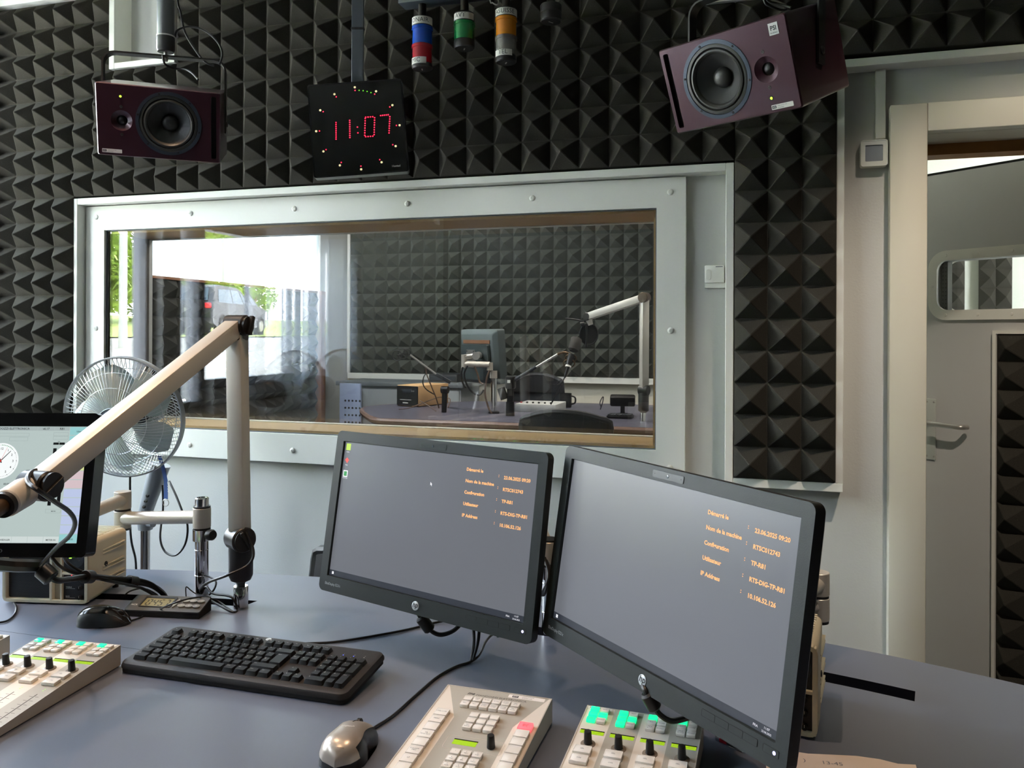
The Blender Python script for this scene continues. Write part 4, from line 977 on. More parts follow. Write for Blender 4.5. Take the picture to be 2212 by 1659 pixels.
# ------------------------------------------------------------------ small loudspeakers on the desk
cream = mat('cream_plastic', '#cfc6ac', .5)
def desk_speaker(M, label):
    W_, D_, H_ = .203, .172, .139
    t = thing('desk_speaker', label, 'loudspeaker', M)
    FM = fr((0, 0, 0), (1, 0, 0), (0, 0, 1))
    b = B(); v = []; n = None
    secs = [(rrect(W_, H_, .012, 5, W_/2, H_/2+.004), 0), (rrect(W_, H_, .012, 5, W_/2, H_/2+.004), -.05), (rrect(W_-.012, H_-.012, .012, 5, W_/2, H_/2+.004), -D_)]
    n = len(secs[0][0]); v = [(x, y, z) for L, z in secs for x, y in L]
    b.add(v, [[i*n+j, i*n+(j+1) % n, (i+1)*n+(j+1) % n, (i+1)*n+j][::-1] for i in range(2) for j in range(n)]+[[2*n+j for j in range(n)][::-1]], FM)
    # front: frame with two openings and a recessed port between them
    b.ring(rrect(W_, H_, .012, 5, W_/2, H_/2+.004), rrect(W_-.012, H_-.012, .008, 5, W_/2, H_/2+.004), -.004, .0, FM)
    b.prism(rrect(W_-.01, H_-.01, .008, 5, W_/2, H_/2+.004), -.03, -.012, FM)
    for x0, x1 in ((.002, .008), (.112, .119), (.138, .1425), (W_-.008, W_-.002)): b.bx((x0, .006, -.012), (x1, H_+.002, -.0005), .001, 1, FM)
    for z0, z1 in ((.004, .0115), (H_-.0035, H_+.004)): b.bx((.006, z0, -.012), (W_-.006, z1, -.0005), .001, 1, FM)
    b.bx((.142, H_*.5-.001, -.012), (W_-.006, H_*.5+.005, -.0008), .001, 1, FM)
    b.build('cabinet', cream, t)
    rb = B()
    for k in range(9): rb.bx((.012, .058+.012*k, H_+.0035), (W_-.012, .062+.012*k, H_+.0055), .0008, 1)
    for z in (.032, .040, .062, .070, .100, .108):
        rb.bx((W_-.006, .062, z), (W_+.0006, .158, z+.003), .0006, 1)
    rb.build('ribs', cream, t)
    g = B(); rows, cols = 44, 37
    g.prism(rrect(.103, H_-.016, .004, 4, .0605, H_/2+.004), -.011, -.0095, FM)
    vs = []
    hole = mat('grille_hole', '#070707', .9)
    go = g.build('grille', mat('speaker_grille', '#3c3d3c', .45, metal=.5), t)
    h = B(); hex_ = circ(.00098, 6)
    for i in range(44):
        for j in range(36):
            x = .0125+.0027*j+(.00135 if i % 2 else 0); z = .0145+.0026*i
            if x < .109 and z < H_-.002: h.add([(x+a, z+c, -.0094) for a, c in hex_], [list(range(6))], FM)
    h.build('grille_holes', hole, go, smooth=0)
    B().prism(rect(.024, .052, H_*.78, H_*.78+.014), -.0093, -.008, FM).build('name_plate', mat('dark_badge', '#1c1d1f', .3), go, smooth=0)
    tw = B().prism(rrect(.053, H_*.46, .003, 4, .17, H_*.75+.002), -.011, -.006, FM).build('tweeter_plate', black, t)
    b = B(); b.lathe([(.0235, 0), (.022, -.001), (.013, -.004), (.012, -.006), (0, -.004)], FM @ T(.17, H_*.77, -.004), 28)
    for k in range(3): a = PI/2+2*PI*k/3; b.tube([FM @ Vector((.17, H_*.77, -.003)), FM @ Vector((.17+.013*math.cos(a), H_*.77+.013*math.sin(a), -.003))], .0011, 6, smooth=False)
    b.build('tweeter', dark_grey, tw)
    cp = B().prism(rrect(.053, H_*.475, .003, 4, .17, H_*.26), -.011, -.006, FM).build('control_plate', black, t)
    for k in range(3):
        zz = .018+.021*k
        B().lathe([(.005, 0), (.0045, .008), (0, .0082)], FM @ T(.184, zz, -.006), 14).build('knob', black_soft, cp)
        b = B(); b.bx((.1838, zz, .0023), (.1843, zz+.0045, .0026), M=FM @ T(0, 0, 0)); b.text(('BASS', 'TREBLE', 'VOLUME')[k], .0045, FM @ T(.148, zz-.001, -.0059)); b.bx((.148, zz-.0028, -.006), (.170, zz-.0024, -.0058), M=FM)
        b.build('knob_print', mat('pale_print', '#d8d4cc', .5), cp, smooth=0)
    B().lathe([(.0012, 0), (0, .0008)], FM @ T(.162, .0665, -.0058), 8).build('power_light', mat('red_led', '#300808', .4, emit='#ff3040', es=3), cp)
    sc = B().lathe([(.0062, 0), (.0062, .0015), (.0035, .002), (.0035, .001), (0, .001)], fr((W_-.001, .075, .075), (0, 1, 0), (0, 0, 1)), 18).build('side_screw', black, t)
    for k in range(4): B().cyl((.015+(W_-.03)*(k % 2), .02+.12*(k//2), 0), (.015+(W_-.03)*(k % 2), .02+.12*(k//2), .005), .007, n=12).build('foot', black_soft, t)
    return t
sa = PZ(5, 1303, TZ); sb = PZ(191, 1309, TZ)
desk_speaker(T(sa.x, sa.y, TZ) @ RZ(math.atan2((sb-sa).y, (sb-sa).x)), 'cream desk loudspeaker under the touch screen at the left')
sR = PZ(1766, 1602, TZ); a2 = -.13
desk_speaker(T(sR.x, sR.y, TZ) @ RZ(a2) @ T(-.203, 0, 0), 'cream desk loudspeaker half hidden behind the larger monitor')
# ------------------------------------------------------------------ hanging monitors loudspeakers
plum = mat('plum_lacquer', '#3b1e27', .34, metal=.35, coat=.35)
cone_m = mat('speaker_cone', '#2a2a28', .5); cap_mm = mat('speaker_cap', '#3a3937', .34); sur_m = mat('rubber_surround', '#33332f', .45); ring_m = mat('basket_ring', '#39414b', .35, metal=.5)
def studio_speaker(M, mirror, label, badge, zyoke):
    W_, H_, D_ = .33, .20, .235
    t = thing('studio_loudspeaker', label, 'loudspeaker', M)
    FM = fr((0, 0, 0), (1, 0, 0), (0, 0, 1)); sg = -1 if mirror else 1
    X = lambda a: sg*(a-.5)*W_
    wx, wz, wr = X(.578), .002, .0885
    tx_, tz, tr_ = X(.2), (-.004 if mirror else .0), .0285
    b = B(); out = rrect(W_, H_, .006, 4); n = len(out)
    secs = [(out, -.004), (rrect(W_, H_, .006, 4), -D_+.004), (rrect(W_-.008, H_-.008, .005, 4), -D_)]
    v = [(x, y, z) for L, z in secs for x, y in L]
    b.add(v, [[i*n+j, i*n+(j+1) % n, (i+1)*n+(j+1) % n, (i+1)*n+j][::-1] for i in range(2) for j in range(n)]+[[2*n+j for j in range(n)][::-1]], FM)
    # front baffle with round openings: triangulated with holes
    bm = bmesh.new()
    def lp(pts, z):
        vs = [bm.verts.new((x, y, z)) for x, y in pts]; return [bm.edges.new((vs[i], vs[(i+1) % len(vs)])) for i in range(len(vs))]
    sl = rrect(.0145, .176, .004, 3, X(.945), 0)
    holes = [circ(wr, 64, wx, wz), circ(tr_, 40, tx_, tz), sl]
    es = lp(rrect(W_-.005, H_-.005, .005, 4), 0)
    for h in holes: es += lp(h, 0)
    bmesh.ops.triangle_fill(bm, use_beauty=True, edges=es, normal=(0, 0, 1))
    bm.verts.index_update()
    vs = [v_.co.copy() for v_ in bm.verts]; fs = [[q.index for q in f.verts] if f.normal.z > 0 else [q.index for q in f.verts][::-1] for f in bm.faces]; bm.free()
    b.add(vs, fs, FM)
    o2 = rrect(W_-.005, H_-.005, .005, 4); b.add([(x, y, z) for L, z in ((o2, 0), (out, -.004)) for x, y in L], [[j, (j+1) % n, n+(j+1) % n, n+j][::-1] for j in range(n)], FM)
    for h in holes: m = len(h); b.add([(x, y, z) for z in (0, -.012) for x, y in h], [[j, (j+1) % m, m+(j+1) % m, m+j] for j in range(m)], FM)
    b.build('cabinet', plum, t, smooth=30)
    B().prism(rrect(.0145, .176, .004, 3, X(.945), 0), -.09, -.012, FM).build('bass_port', black_soft, t)
    wo = B(); wo.lathe([(wr, -.012), (wr, .0015), (wr-.009, .0018), (wr-.0095, .0005)], FM @ T(wx, wz, 0), 64, caps=False); wo = wo.build('woofer', ring_m, t)
    B().lathe([(wr-.0095, .0), (wr-.011, .0008), (wr-.017, .0012), (wr-.019, -.002), (wr-.0195, -.004)], FM @ T(wx, wz, 0), 64, caps=False).build('basket_trim', sur_m, wo)
    B().lathe([(wr-.0195, -.004), (wr-.022, .001), (wr-.026, .0018), (wr-.030, -.001), (wr-.032, -.006)], FM @ T(wx, wz, 0), 64, caps=False).build('surround', sur_m, wo)
    B().lathe([(wr-.032, -.006), (.024, -.030), (.022, -.031)], FM @ T(wx, wz, 0), 64, caps=False).build('cone', cone_m, wo)
    B().lathe([(.0235, -.031), (.0235, -.029), (.021, -.021), (.014, -.0155), (.006, -.0132), (0, -.0128)], FM @ T(wx, wz, 0), 40).build('dust_cap', cap_mm, wo)
    for k in range(6):
        a = PI/6+PI/3*k+.3; B().lathe([(.0028, .0018), (.0026, .0028), (.0012, .003), (.0012, .0022), (0, .0022)], FM @ T(wx+(wr-.005)*math.cos(a), wz+(wr-.005)*math.sin(a), 0), 12).build('bolt', black, wo)
    tw = B().lathe([(tr_, -.0005), (tr_-.001, -.001), (.0145, -.009), (.0135, -.013), (.0135, -.016)], FM @ T(tx_, tz, 0), 40, caps=False).build('tweeter_horn', plum, t)
    B().lathe([(.0135, -.015), (.012, -.013), (.0085, -.009), (.004, -.0072), (0, -.007)], FM @ T(tx_, tz, 0), 28).build('tweeter_dome', black, tw)
    for s in (-1, 1): B().lathe([(.004, 0), (.0035, .001), (.0016, .001), (.0016, -.001), (0, -.001)], FM @ T(tx_-sg*.002*s*0, tz+s*.0385, 0), 14).build('screw', mat('dark_bolt', '#45423f', .35, metal=.7), t)
    lz = -.066 if mirror else .066
    l = B().lathe([(.0052, 0), (.0048, .0012), (.0034, .0012), (.0034, -.001)], FM @ T(tx_-(.001), lz, 0), 20, caps=False).build('light_socket', black, t)
    B().lathe([(.0034, -.0005), (.0024, .001), (0, .0016)], FM @ T(tx_-.001, lz, 0), 14).build('power_light', mat('yellow_green_led', '#303810', .3, emit='#b5f23a', es=2.5), l)
    stx = X(.117) if not mirror else X(.135); stz = -.0865
    st = B().prism(rrect(.052, .0105, .0015, 3, stx, stz), 0, .0004, FM).build('sticker', mat('white_sticker', '#e6e0da', .5), t)
    bb = B(); bb.prism(rect(stx-.0245, stx-.0145, stz-.003, stz+.003), .0004, .0005, FM); bb.text('1 08 0 05 0 2 1 5 9', .003, FM @ T(stx-.012, stz+.0009, .0005)); bb.text('RTS0200006', .003, FM @ T(stx-.012, stz-.0036, .0005)); bb.build('sticker_print', ink, st, smooth=0)
    B().text('RTS', .0042, FM @ T(stx-.0195, stz-.0015, .0006), align='CENTER', bold=.02).build('sticker_mark', mat('white_sticker', '#e6e0da', .5), st, smooth=0)
    if badge:
        bx_, bz = .1335, .0745
        pg = B().prism(rect(bx_-.011, bx_+.011, bz-.0125, bz+.0125), 0, .001, FM).build('maker_badge', mat('badge_white', '#e8e6e2', .4), t)
        bb = B(); bb.text('PSI', .0135, FM @ T(bx_, bz-.0028, .0011), align='CENTER', bold=.02, sx=.9); bb.text('AUDIO', .005, FM @ T(bx_, bz-.0098, .0011), align='CENTER', sx=1.1); bb.build('badge_lettering', black_soft, pg, smooth=0)
    # yoke, hung level from the ceiling pole
    pv = M @ Vector((0, .115, 0)); yw = math.atan2(M[1][0], M[0][0])
    YM = T(*pv) @ RZ(yw); Li = M.inverted() @ YM; hw = W_/2+.008; zt = zyoke-pv.z; rr = .035
    b = B(Li)
    prof = [(-hw, -.03), (-hw, zt-rr)]+[(-hw+rr-rr*math.cos(a), zt-rr+rr*math.sin(a)) for a in (PI/8, PI/4, 3*PI/8, PI/2)]+[(hw-rr+rr*math.sin(a), zt-rr+rr*math.cos(a)) for a in (0, PI/8, PI/4, 3*PI/8, PI/2)]+[(hw, -.03)]
    ins = [(x-math.copysign(.005, x) if abs(x) > hw-rr*.3 else x*(1-.005/hw), min(z, zt-.005)) for x, z in prof]
    ins = []
    for i, (x, z) in enumerate(prof):
        a = prof[max(0, i-1)]; c = prof[min(len(prof)-1, i+1)]; dx, dz = c[0]-a[0], c[1]-a[1]; L = math.hypot(dx, dz); ins.append((x+dz/L*.005, z-dx/L*.005))
    m = len(prof); hw2 = .0145
    vs = [(x, y, z) for y in (-hw2, hw2) for L in (prof, ins) for x, z in L]
    fs = []
    for i in range(m-1):
        fs += [[i, i+1, m+i+1, m+i][::-1], [2*m+i, 2*m+i+1, 3*m+i+1, 3*m+i], [i, 2*m+i, 2*m+i+1, i+1][::-1], [m+i, m+i+1, 3*m+i+1, 3*m+i][::-1]]
    for i in (0, m-1): fs.append([i, m+i, 3*m+i, 2*m+i])
    b.add(vs, fs); b.build('mounting_yoke', mat('yoke_black', '#1d1b19', .4), t, smooth=40)
    for s in (-1, 1): B(Li).lathe([(.009, 0), (.009, .002), (.006, .004), (0, .0045)], fr((s*hw, 0, 0), (0, 1, 0), (0, 0, s)), 18).build('pivot_bolt', black, t)
    p = pv+Vector((0, 0, zt))
    pt = thing('ceiling_pole', 'grey ceiling pole holding the %s hanging loudspeaker' % ('right' if mirror else 'left'), 'ceiling pole', (p.x, p.y, p.z))
    B().lathe([(.0245, .055), (.0245, ZC-p.z)], n=32).build('tube', mat('pole_grey', '#6d6f70', .3, metal=.6), pt)
    B().lathe([(.0, .012), (.023, .012), (.026, .02), (.026, .052), (.0255, .056), (.0, .056)], n=32).build('end_cap', mat('pole_cap', '#3b3b3a', .4), pt)
    B().lathe([(.0265, .056), (.027, .058), (.0265, .06)], n=32).build('clear_ring', white_gloss, pt)
    B().lathe([(.006, -.016), (.0075, -.012), (.0075, -.006), (.005, -.005), (.005, .012)], n=16).build('hanging_bolt', steel, pt)
    return t, p
sl_M = T(-1.6636, 1.9665, 1.9465) @ RZ(.5472) @ RX(.3135) @ RY(.0242)
sr_M = T(-.0904, 1.9348, 1.9311) @ RZ(-.5384) @ RX(.396) @ RY(.0045)
spL, poleL = studio_speaker(sl_M, False, 'plum loudspeaker hanging at the left, woofer right of its tweeter', False, 2.175)
spR, poleR = studio_speaker(sr_M, True, 'plum loudspeaker hanging at the right above the door corner, with white maker badge', True, 2.175)

# ------------------------------------------------------------------ clock on its ceiling bar
cM = T(-1.3381, 2.548, 2.05) @ RZ(.3343) @ RX(-.0398) @ RY(-.0858)
t = thing('wall_clock', 'square black digital clock reading 11:07 hanging above the window', 'clock', cM)
FM = fr((0, 0, 0), (1, 0, 0), (0, 0, 1))
b = B(); b.prism(rrect(.322, .322, .008, 4), -.038, -.004, FM); b.ring(rrect(.322, .322, .008, 4), rrect(.312, .312, .004, 4), -.004, 0, FM); b.build('housing', mat('clock_housing', '#111113', .3), t)
B().prism(rrect(.3125, .3125, .004, 4), -.004, -.0012, FM).build('face', mat('clock_face_black', '#020203', .06, coat=.4), t)
red = mat('red_led_dot', '#200206', .4, emit='#ff1e3c', es=3.2); grn = mat('green_led_dot', '#082004', .4, emit='#5fd31c', es=1.2); crm = mat('cream_dot', '#e8dcae', .5, emit='#f2e3ae', es=.55)
dot = lambda b, x, z, r: b.lathe([(r, -.0012), (r*.8, -.0004), (0, -.0002)], FM @ T(x, z, 0), 10)
b = B()
def run(x0, z0, x1, z1, n):
    for k in range(n): dot(b, x0+(x1-x0)*k/(n-1), z0+(z1-z0)*k/(n-1), .0023)
sk = .004
run(-.073-sk, -.032, -.073+sk*0, .025, 9); run(-.026-sk, -.030, -.026, .029, 9)
for z in (.004, -.016): dot(b, -.0015, z, .0023)
run(.024-.003, -.026, .024+.003, .032, 8); run(.056-.003, -.026, .056+.003, .032, 8); run(.029, .036, .053, .036, 4); run(.024, -.031, .048, -.031, 4)
run(.108-.004, -.024, .108+.003, .032, 8); run(.080, .038, .106, .039, 5)
b.build('time_digits', red, t, smooth=0)
b = B()
for k in range(12): a = PI/2-k*PI/6; dot(b, .131*math.cos(a), .131*math.sin(a), .0021)
b.build('second_dots', red, t, smooth=0)
b = B()
for k in range(1, 5): a = PI/2-k*PI/30; dot(b, .131*math.cos(a), .131*math.sin(a), .0021)
b.build('second_dots', grn, t, smooth=0)
b = B()
for k in range(12): a = PI/2-k*PI/6; dot(b, .142*math.cos(a), .142*math.sin(a), .0040)
b.build('hour_dots', crm, t, smooth=0)
B().text('Hontad', .0095, FM @ T(.105, -.142, -.0008), bold=.03).build('maker_mark', mat('pale_print', '#d8d4cc', .5), t, smooth=0)
pc = cM @ Vector((0, .034, .1)); yw = .30
t = thing('clock_hanger', 'flat grey bar from the ceiling carrying the digital clock', 'hanger bar', (pc.x, pc.y, pc.z))
ct = mat('hanger_paint', '#4b5157', .4, metal=.2)
Mb = RZ(yw)
B(Mb).bx((-.0205, .0, -.1), (.0205, .012, ZC-pc.z), .0012, 1).build('bar', ct, t)
zb = PY(793, 58, pc.y).z-pc.z
B(Mb).bx((-.0225, -.0015, zb-.005), (.0225, .014, zb+.003), .001, 1).build('cable_tie', black, t)

# ------------------------------------------------------------------ signal lights on their bar
YS = 2.42
bar_l = PY(868, 12, YS); bar_r = PY(1240, -32, YS)
zbar = PY(872, 15, YS).z
t = thing('signal_bar', 'dark grey bar under the ceiling that carries the signal lights', 'light bar', (bar_l.x, YS, zbar))
B().bx((0, -.03, 0), (.56, .03, .045), .004).build('rail', mat('bar_paint', '#33393f', .4), t)
B().bx((.2, -.012, .045), (.24, .012, ZC-zbar)).bx((.5, -.012, .045), (.54, .012, ZC-zbar)).build('hanger', dark_grey, t)
def lens(n, c): return mat(n, c, .16, trans=.25, coat=.5, spec=.6)
RL = .0325
def curved_label(b, z0, z1, a0, a1, s, size, M):
    n = 14; vs = []; r = RL+.0006
    for k in range(n+1):
        a = a0+(a1-a0)*k/n; vs += [(r*math.sin(a), -r*math.cos(a), z0), (r*math.sin(a), -r*math.cos(a), z1)]
    b.add(vs, [[2*k, 2*k+2, 2*k+3, 2*k+1] for k in range(n)], M, 0)
    g, f = text_geo(s, .0, 2)
    if g:
        w = max(p[0] for p in g)*size; r2 = r+.0003; am = (a0+a1)/2
        start = a0*r2+.006
        b.add([(r2*math.sin((start+x*size)/r2), -r2*math.cos((start+x*size)/r2), z0+(z1-z0)*.24+y*size) for x, y in g], f, M, 1)
lab_m = mat('label_paper', '#dedbd2', .6)
def signal(px, yrod, ytop, segs, ybot, label, labels):
    p = PY(px, ybot, YS); zb = p.z
    zz = lambda y: PY(px, y, YS).z-zb
    t = thing('signal_light', label, 'signal light', (p.x, YS, zb))
    ztop = zz(ytop)
    B().lathe([(.0125, ztop), (.0125, zbar-zb+.002)], n=24).build('rod', mat('rod_black', '#26231f', .3, metal=.4), t)
    for k, (y0, y1, name, m, kind) in enumerate(segs):
        z1, z0 = zz(y0), zz(y1)
        if kind == 'cap': B().lathe([(0, z0), (RL-.003, z0), (RL, z0+.004), (RL, z1-.003), (RL-.002, z1), (0, z1)], n=40).build(name, m, t)
        else:
            o = B().lathe([(RL-.0035, z0), (RL-.001, z0), (RL-.001, z1-.012), (RL+.0012, z1-.011), (RL+.0012, z1-.002), (RL-.001, z1), (RL-.0035, z1), (RL-.0035, z0)], n=40).build(name, m, t)
            B().lathe([(RL-.009, z0+.002), (RL-.009, z1-.002), (0, z1-.002)], n=24).build('inner_tube', MATS[m.name+'_core'] if m.name+'_core' in MATS else m, o)
    mk = B()
    mk.add([(-.002, -.009, -.0004), (.002, -.009, -.0004), (.002, .009, -.0004), (-.002, .009, -.0004)], [[3, 2, 1, 0]], RZ(random.uniform(-.6, .6)))
    mk.build('maker_mark', mat('pale_print', '#d8d4cc', .5), t, smooth=0)
    for y0, y1, s, a0, a1 in labels:
        b = B(); curved_label(b, zz(y1), zz(y0), a0, a1, s, .0195, Matrix.Identity(4)); b.build('label_strip', [lab_m, ink], t, smooth=60)
    return t
capm = mat('signal_cap_black', '#22201e', .4)
blue, redl, green, orange, clear = lens('lens_blue', '#0a4fc0'), lens('lens_red', '#b01024'), lens('lens_green', '#04783a'), lens('lens_orange', '#e08a10'), mat('lens_clear', '#c9c6bd', .2, trans=.7, coat=.5)
A0, A1 = -.98, 1.4
signal(912, 0, 40, [(40, 60, 'top_cap', capm, 'cap'), (59, 98, 'lens', blue, 'lens'), (98, 139, 'lens', redl, 'lens'), (139, 150, 'end_cap', capm, 'cap')], 150, 'signal light with blue over red lens, labels ONAIR and MIC', [(42, 58, 'ONAIR', A0, A1+.2), (129, 143, 'MIC', A0, .8)])
signal(1003, 0, 30, [(30, 50, 'top_cap', capm, 'cap'), (49, 88, 'lens', green, 'lens'), (88, 106, 'end_cap', capm, 'cap')], 106, 'signal light with a single green lens, label AVT', [(34, 48, ' AVT', A0, A1)])
signal(1093, 0, 21, [(21, 41, 'top_cap', capm, 'cap'), (40, 80, 'lens', orange, 'lens'), (80, 121, 'lens', clear, 'lens'), (121, 136, 'end_cap', capm, 'cap')], 136, 'signal light with orange over clear lens, labels ASUISSE and TEL', [(24, 39, 'ASUISSE', A0-.1, A1+.4), (113, 126, '  TEL', A0, .9)])
signal(1190, 0, 11, [(11, 29, 'top_cap', capm, 'cap'), (29, 48, 'end_cap', capm, 'cap')], 48, 'black signal light base without any lens', [])

# ------------------------------------------------------------------ fan
fc = PD(268, 901, 2.75)
to_eye = (EYE-fc).normalized()
ax = (RZ(-.50) @ to_eye.to_4d()).to_3d(); ax.z = -.12; ax.normalize()      # where the fan blows: to the left of the camera
t = thing('pedestal_fan', 'silver pedestal fan standing between the desk and the window', 'fan', (fc.x, fc.y, FZ))
Mi = T(-fc.x, -fc.y, -FZ); FA = Mi @ axis_frame(fc, ax)
wire = mat('fan_wire', '#d4d8d8', .28, metal=.6); bl_m = mat('fan_blade', '#c4cfcb', .3); fan_s = mat('fan_silver', '#a7abae', .3, metal=.5)
Rf = .2
def dome(sgn, depth, name):
    b = B(); n = 84
    for k in range(n):
        a = 2*PI*k/n; pts = []
        for s in (.045/Rf, .35, .55, .75, .9, .97, 1):
            r = Rf*s; z = depth*(1-((s-.2)/.8)**2.6 if s > .2 else 1); tw = a+sgn*.35*(s-.2)*(1 if sgn > 0 else 1.6)
            pts.append(FA @ Vector((r*math.cos(tw), r*math.sin(tw), sgn*z)))
        b.tube(pts, .0009, 4, k=3)
    for s in (.55, .78):
        z = depth*(1-((s-.2)/.8)**2.6); b.tube([FA @ Vector((Rf*s*math.cos(2*PI*k/40), Rf*s*math.sin(2*PI*k/40), sgn*(z-.001))) for k in range(40)], .0013, 5, k=1, closed=True)
    return b.build(name, wire, t)
dome(1, .075, 'front_grille'); dome(-1, .085, 'rear_grille')
b = B(); b.lathe([(Rf-.002, -.014), (Rf+.003, -.014), (Rf+.004, .0), (Rf+.002, .012), (Rf-.002, .012), (Rf-.002, -.014)], FA, 72); b.build('grille_band', fan_s, t)
B().lathe([(0, .079), (.034, .079), (.036, .076), (.040, .076), (.044, .079), (.047, .077), (.0475, .07), (0, .07)], FA, 40).build('hub_badge', mat('fan_badge', '#8f979c', .3, metal=.4), t)
bl = B()
for k in range(5):
    vs = []; fs = []; nr, nc = 8, 7
    for i in range(nr+1):
        r = .035+(.178-.035)*i/nr; half = (.16+.42*math.sin(PI*min(1, .12+i/nr*.8))); 
        for j in range(nc+1):
            s = j/nc*2-1; a = 2*PI*k/5+.35+half*s+.45*(i/nr)
            vs.append((r*math.cos(a), r*math.sin(a), .028*s*(1-.3*i/nr)+.006*math.cos(s*2)))
    for i in range(nr):
        for j in range(nc): q = i*(nc+1)+j; fs.append([q, q+1, q+nc+2, q+nc+1])
    m = len(vs); v2 = [(x, y, z-.002) for x, y, z in vs]
    bl.add(vs, fs, FA); bl.add(v2, [f[::-1] for f in fs], FA)
bl.lathe([(.04, -.03), (.04, .02), (.03, .032), (0, .034)], FA, 30)
bl.build('blades', bl_m, t, smooth=60)
B().lathe([(.03, -.085), (.055, -.09), (.06, -.11), (.058, -.19), (.045, -.215), (0, -.22)], FA, 32).build('motor', mat('fan_dark', '#3c4146', .4), t)
px_ = fc-ax*.13; base = Vector((PD(314, 1170, dep := 2.9).x, PD(314, 1170, 2.9).y, 0))
neck_b = PD(309, 1122, 2.9)
b = B(Mi); n0 = neck_b; n1 = PD(346, 1003, 2.9)
d = n1-n0; vs = []; fs = []
b.tube([n0+Vector((0, 0, -.0)), n0+d*.35, n0+d*.7, n1], lambda s: .022+.014*s, 14); b.build('neck', fan_s, t)
b = B(Mi); u = Vector((0, 0, 1)).cross(ax).normalized()
for k in range(4):
    q = n0+d*(.12+.1*k)+(EYE-n0).normalized()*.036+u*.012*0; q = q-Vector((1, 0, 0))*.012
    b.lathe([(.006, 0), (.006, .004), (0, .006)], axis_frame(q, (EYE-q)), 12)
b.build('speed_button', chrome, t)
b = B(Mi); b.cyl((base.x, base.y, FZ+.02), (base.x, base.y, neck_b.z-.03), .0155, n=24); b.build('pole', chrome, t)
b = B(Mi); b.cyl((base.x, base.y, neck_b.z-.035), (base.x, base.y, neck_b.z+.02), .024, .03, 24); b.cyl((base.x+.02, base.y-.01, neck_b.z-.01), (base.x+.05, base.y-.02, neck_b.z-.008), .012, n=14); b.build('pole_clamp', fan_s, t)
B(Mi).lathe([(.2, 0), (.2, .012), (.17, .03), (.03, .045), (.025, .06), (0, .06)], T(base.x, base.y, FZ), 40).build('foot_plate', fan_s, t)
FAN_P = (neck_b, n1)

# lanyard
lp = [PD(x, y, 2.78) for x, y in ((344, 985), (352, 1010), (358, 1040), (358, 1078))]
t = thing('lanyard', 'blue lanyard hanging from the fan', 'lanyard', lp[0])
b = B(T(*-lp[0])); vs = []; wv = Vector((.0095, -.002, 0))
for p in lp: vs += [p-wv, p+wv, p+wv+Vector((0, .0012, 0)), p-wv+Vector((0, .0012, 0))]
fs = []
for i in range(3):
    for k in range(4): fs.append([i*4+k, i*4+(k+1) % 4, (i+1)*4+(k+1) % 4, (i+1)*4+k])
b.add(vs, fs+[[0, 1, 2, 3], [12, 13, 14, 15]]); b.build('ribbon', mat('ribbon_blue', '#103f7a', .6), t)
b = B(T(*-lp[0])); b.tube([lp[-1]+Vector((.012*math.cos(a), 0, -.012+.012*math.sin(a))) for a in [2*PI*k/14 for k in range(14)]], .0012, 6, closed=True, k=1); b.build('key_ring', steel, t)
b = B(T(*-lp[0])); M_ = fr(PD(358, 1062, 2.775), (0, 0, 1), (1, 0, 0)); b.text('ZHAW', .012, fr(PD(362, 1040, 2.772), (0, 0, -1), (1, 0, 0)), bold=.02); b.build('lettering', white_gloss, t, smooth=0)

# ------------------------------------------------------------------ microphone arm on the desk
def sq_tube(b, p0, p1, a, rot=0, bev=.003):
    p0, p1 = Vector(p0), Vector(p1); L = (p1-p0).length
    b.box((0, 0, L/2), (a, a, L), bev, 2, axis_frame(p0, p1-p0) @ RZ(rot))
def joint(b, p, axis, r, w): b.cyl(Vector(p)-Vector(axis).normalized()*w/2, Vector(p)+Vector(axis).normalized()*w/2, r, n=32, bev=.003)
mb = Vector((-1.1355, 1.611, TZ)); D1 = 1.868
J1 = PD(518, 1163, D1); J2 = PD(512, 703, D1); J3 = PD(84, 1046, 1.36)
t = thing('microphone_boom_stand', 'folding silver microphone arm on the desk in front of the studio window', 'microphone arm', mb)
Mi = T(*-mb); jb = mat('joint_black', '#1c1a18', .38)
b = B(Mi); b.lathe([(.0, -.05), (.0155, -.05), (.0155, .0), (.0165, .001), (.0165, .046), (.0155, .048), (.009, .048), (0, .048)], T(*mb), 36); b.build('socket', chrome, t)
b = B(Mi); zj = J1.z; b.lathe([(.009, TZ+.046), (.010, TZ+.056), (.022, TZ+.062), (.0265, TZ+.072), (.027, TZ+.13), (.0265, zj+.0), (.018, zj+.012), (0, zj+.014)], T(mb.x, mb.y, 0), 36); b.build('swivel_body', jb, t)
side = Vector((.86, -.5, 0))
b = B(Mi); joint(b, J1+Vector((0, 0, .0)), side, .0285, .05); b.lathe([(.024, .025), (.024, .029), (0, .029)], axis_frame(J1, side), 28); b.box((0, 0, .032), (.008, .046, .008), .002, 2, axis_frame(J1, side) @ RZ(.5)); b.build('lower_joint', jb, t)
b = B(Mi); sq_tube(b, J1+Vector((0, 0, .018)), J2+Vector((0, 0, -.02)), .0375, .12); b.build('upright_tube', alu, t)
dd = (J3-J2).normalized(); side2 = dd.cross(Vector((0, 0, 1))).normalized()
if side2.x < 0: side2 = -side2
b = B(Mi); joint(b, J2, side2, .0235, .052); b.box((0, 0, -.02), (.04, .038, .03), .006, 2, T(*J2)); b.lathe([(.02, .026), (.02, .031), (0, .031)], axis_frame(J2, side2), 28); b.box((0, 0, .035), (.011, .044, .012), .002, 2, axis_frame(J2, side2) @ RZ(-.3)); b.build('elbow_joint', jb, t)
b = B(Mi); sq_tube(b, J2+dd*.012, J3-dd*.012, .0375, 0); b.build('boom_tube', alu, t)
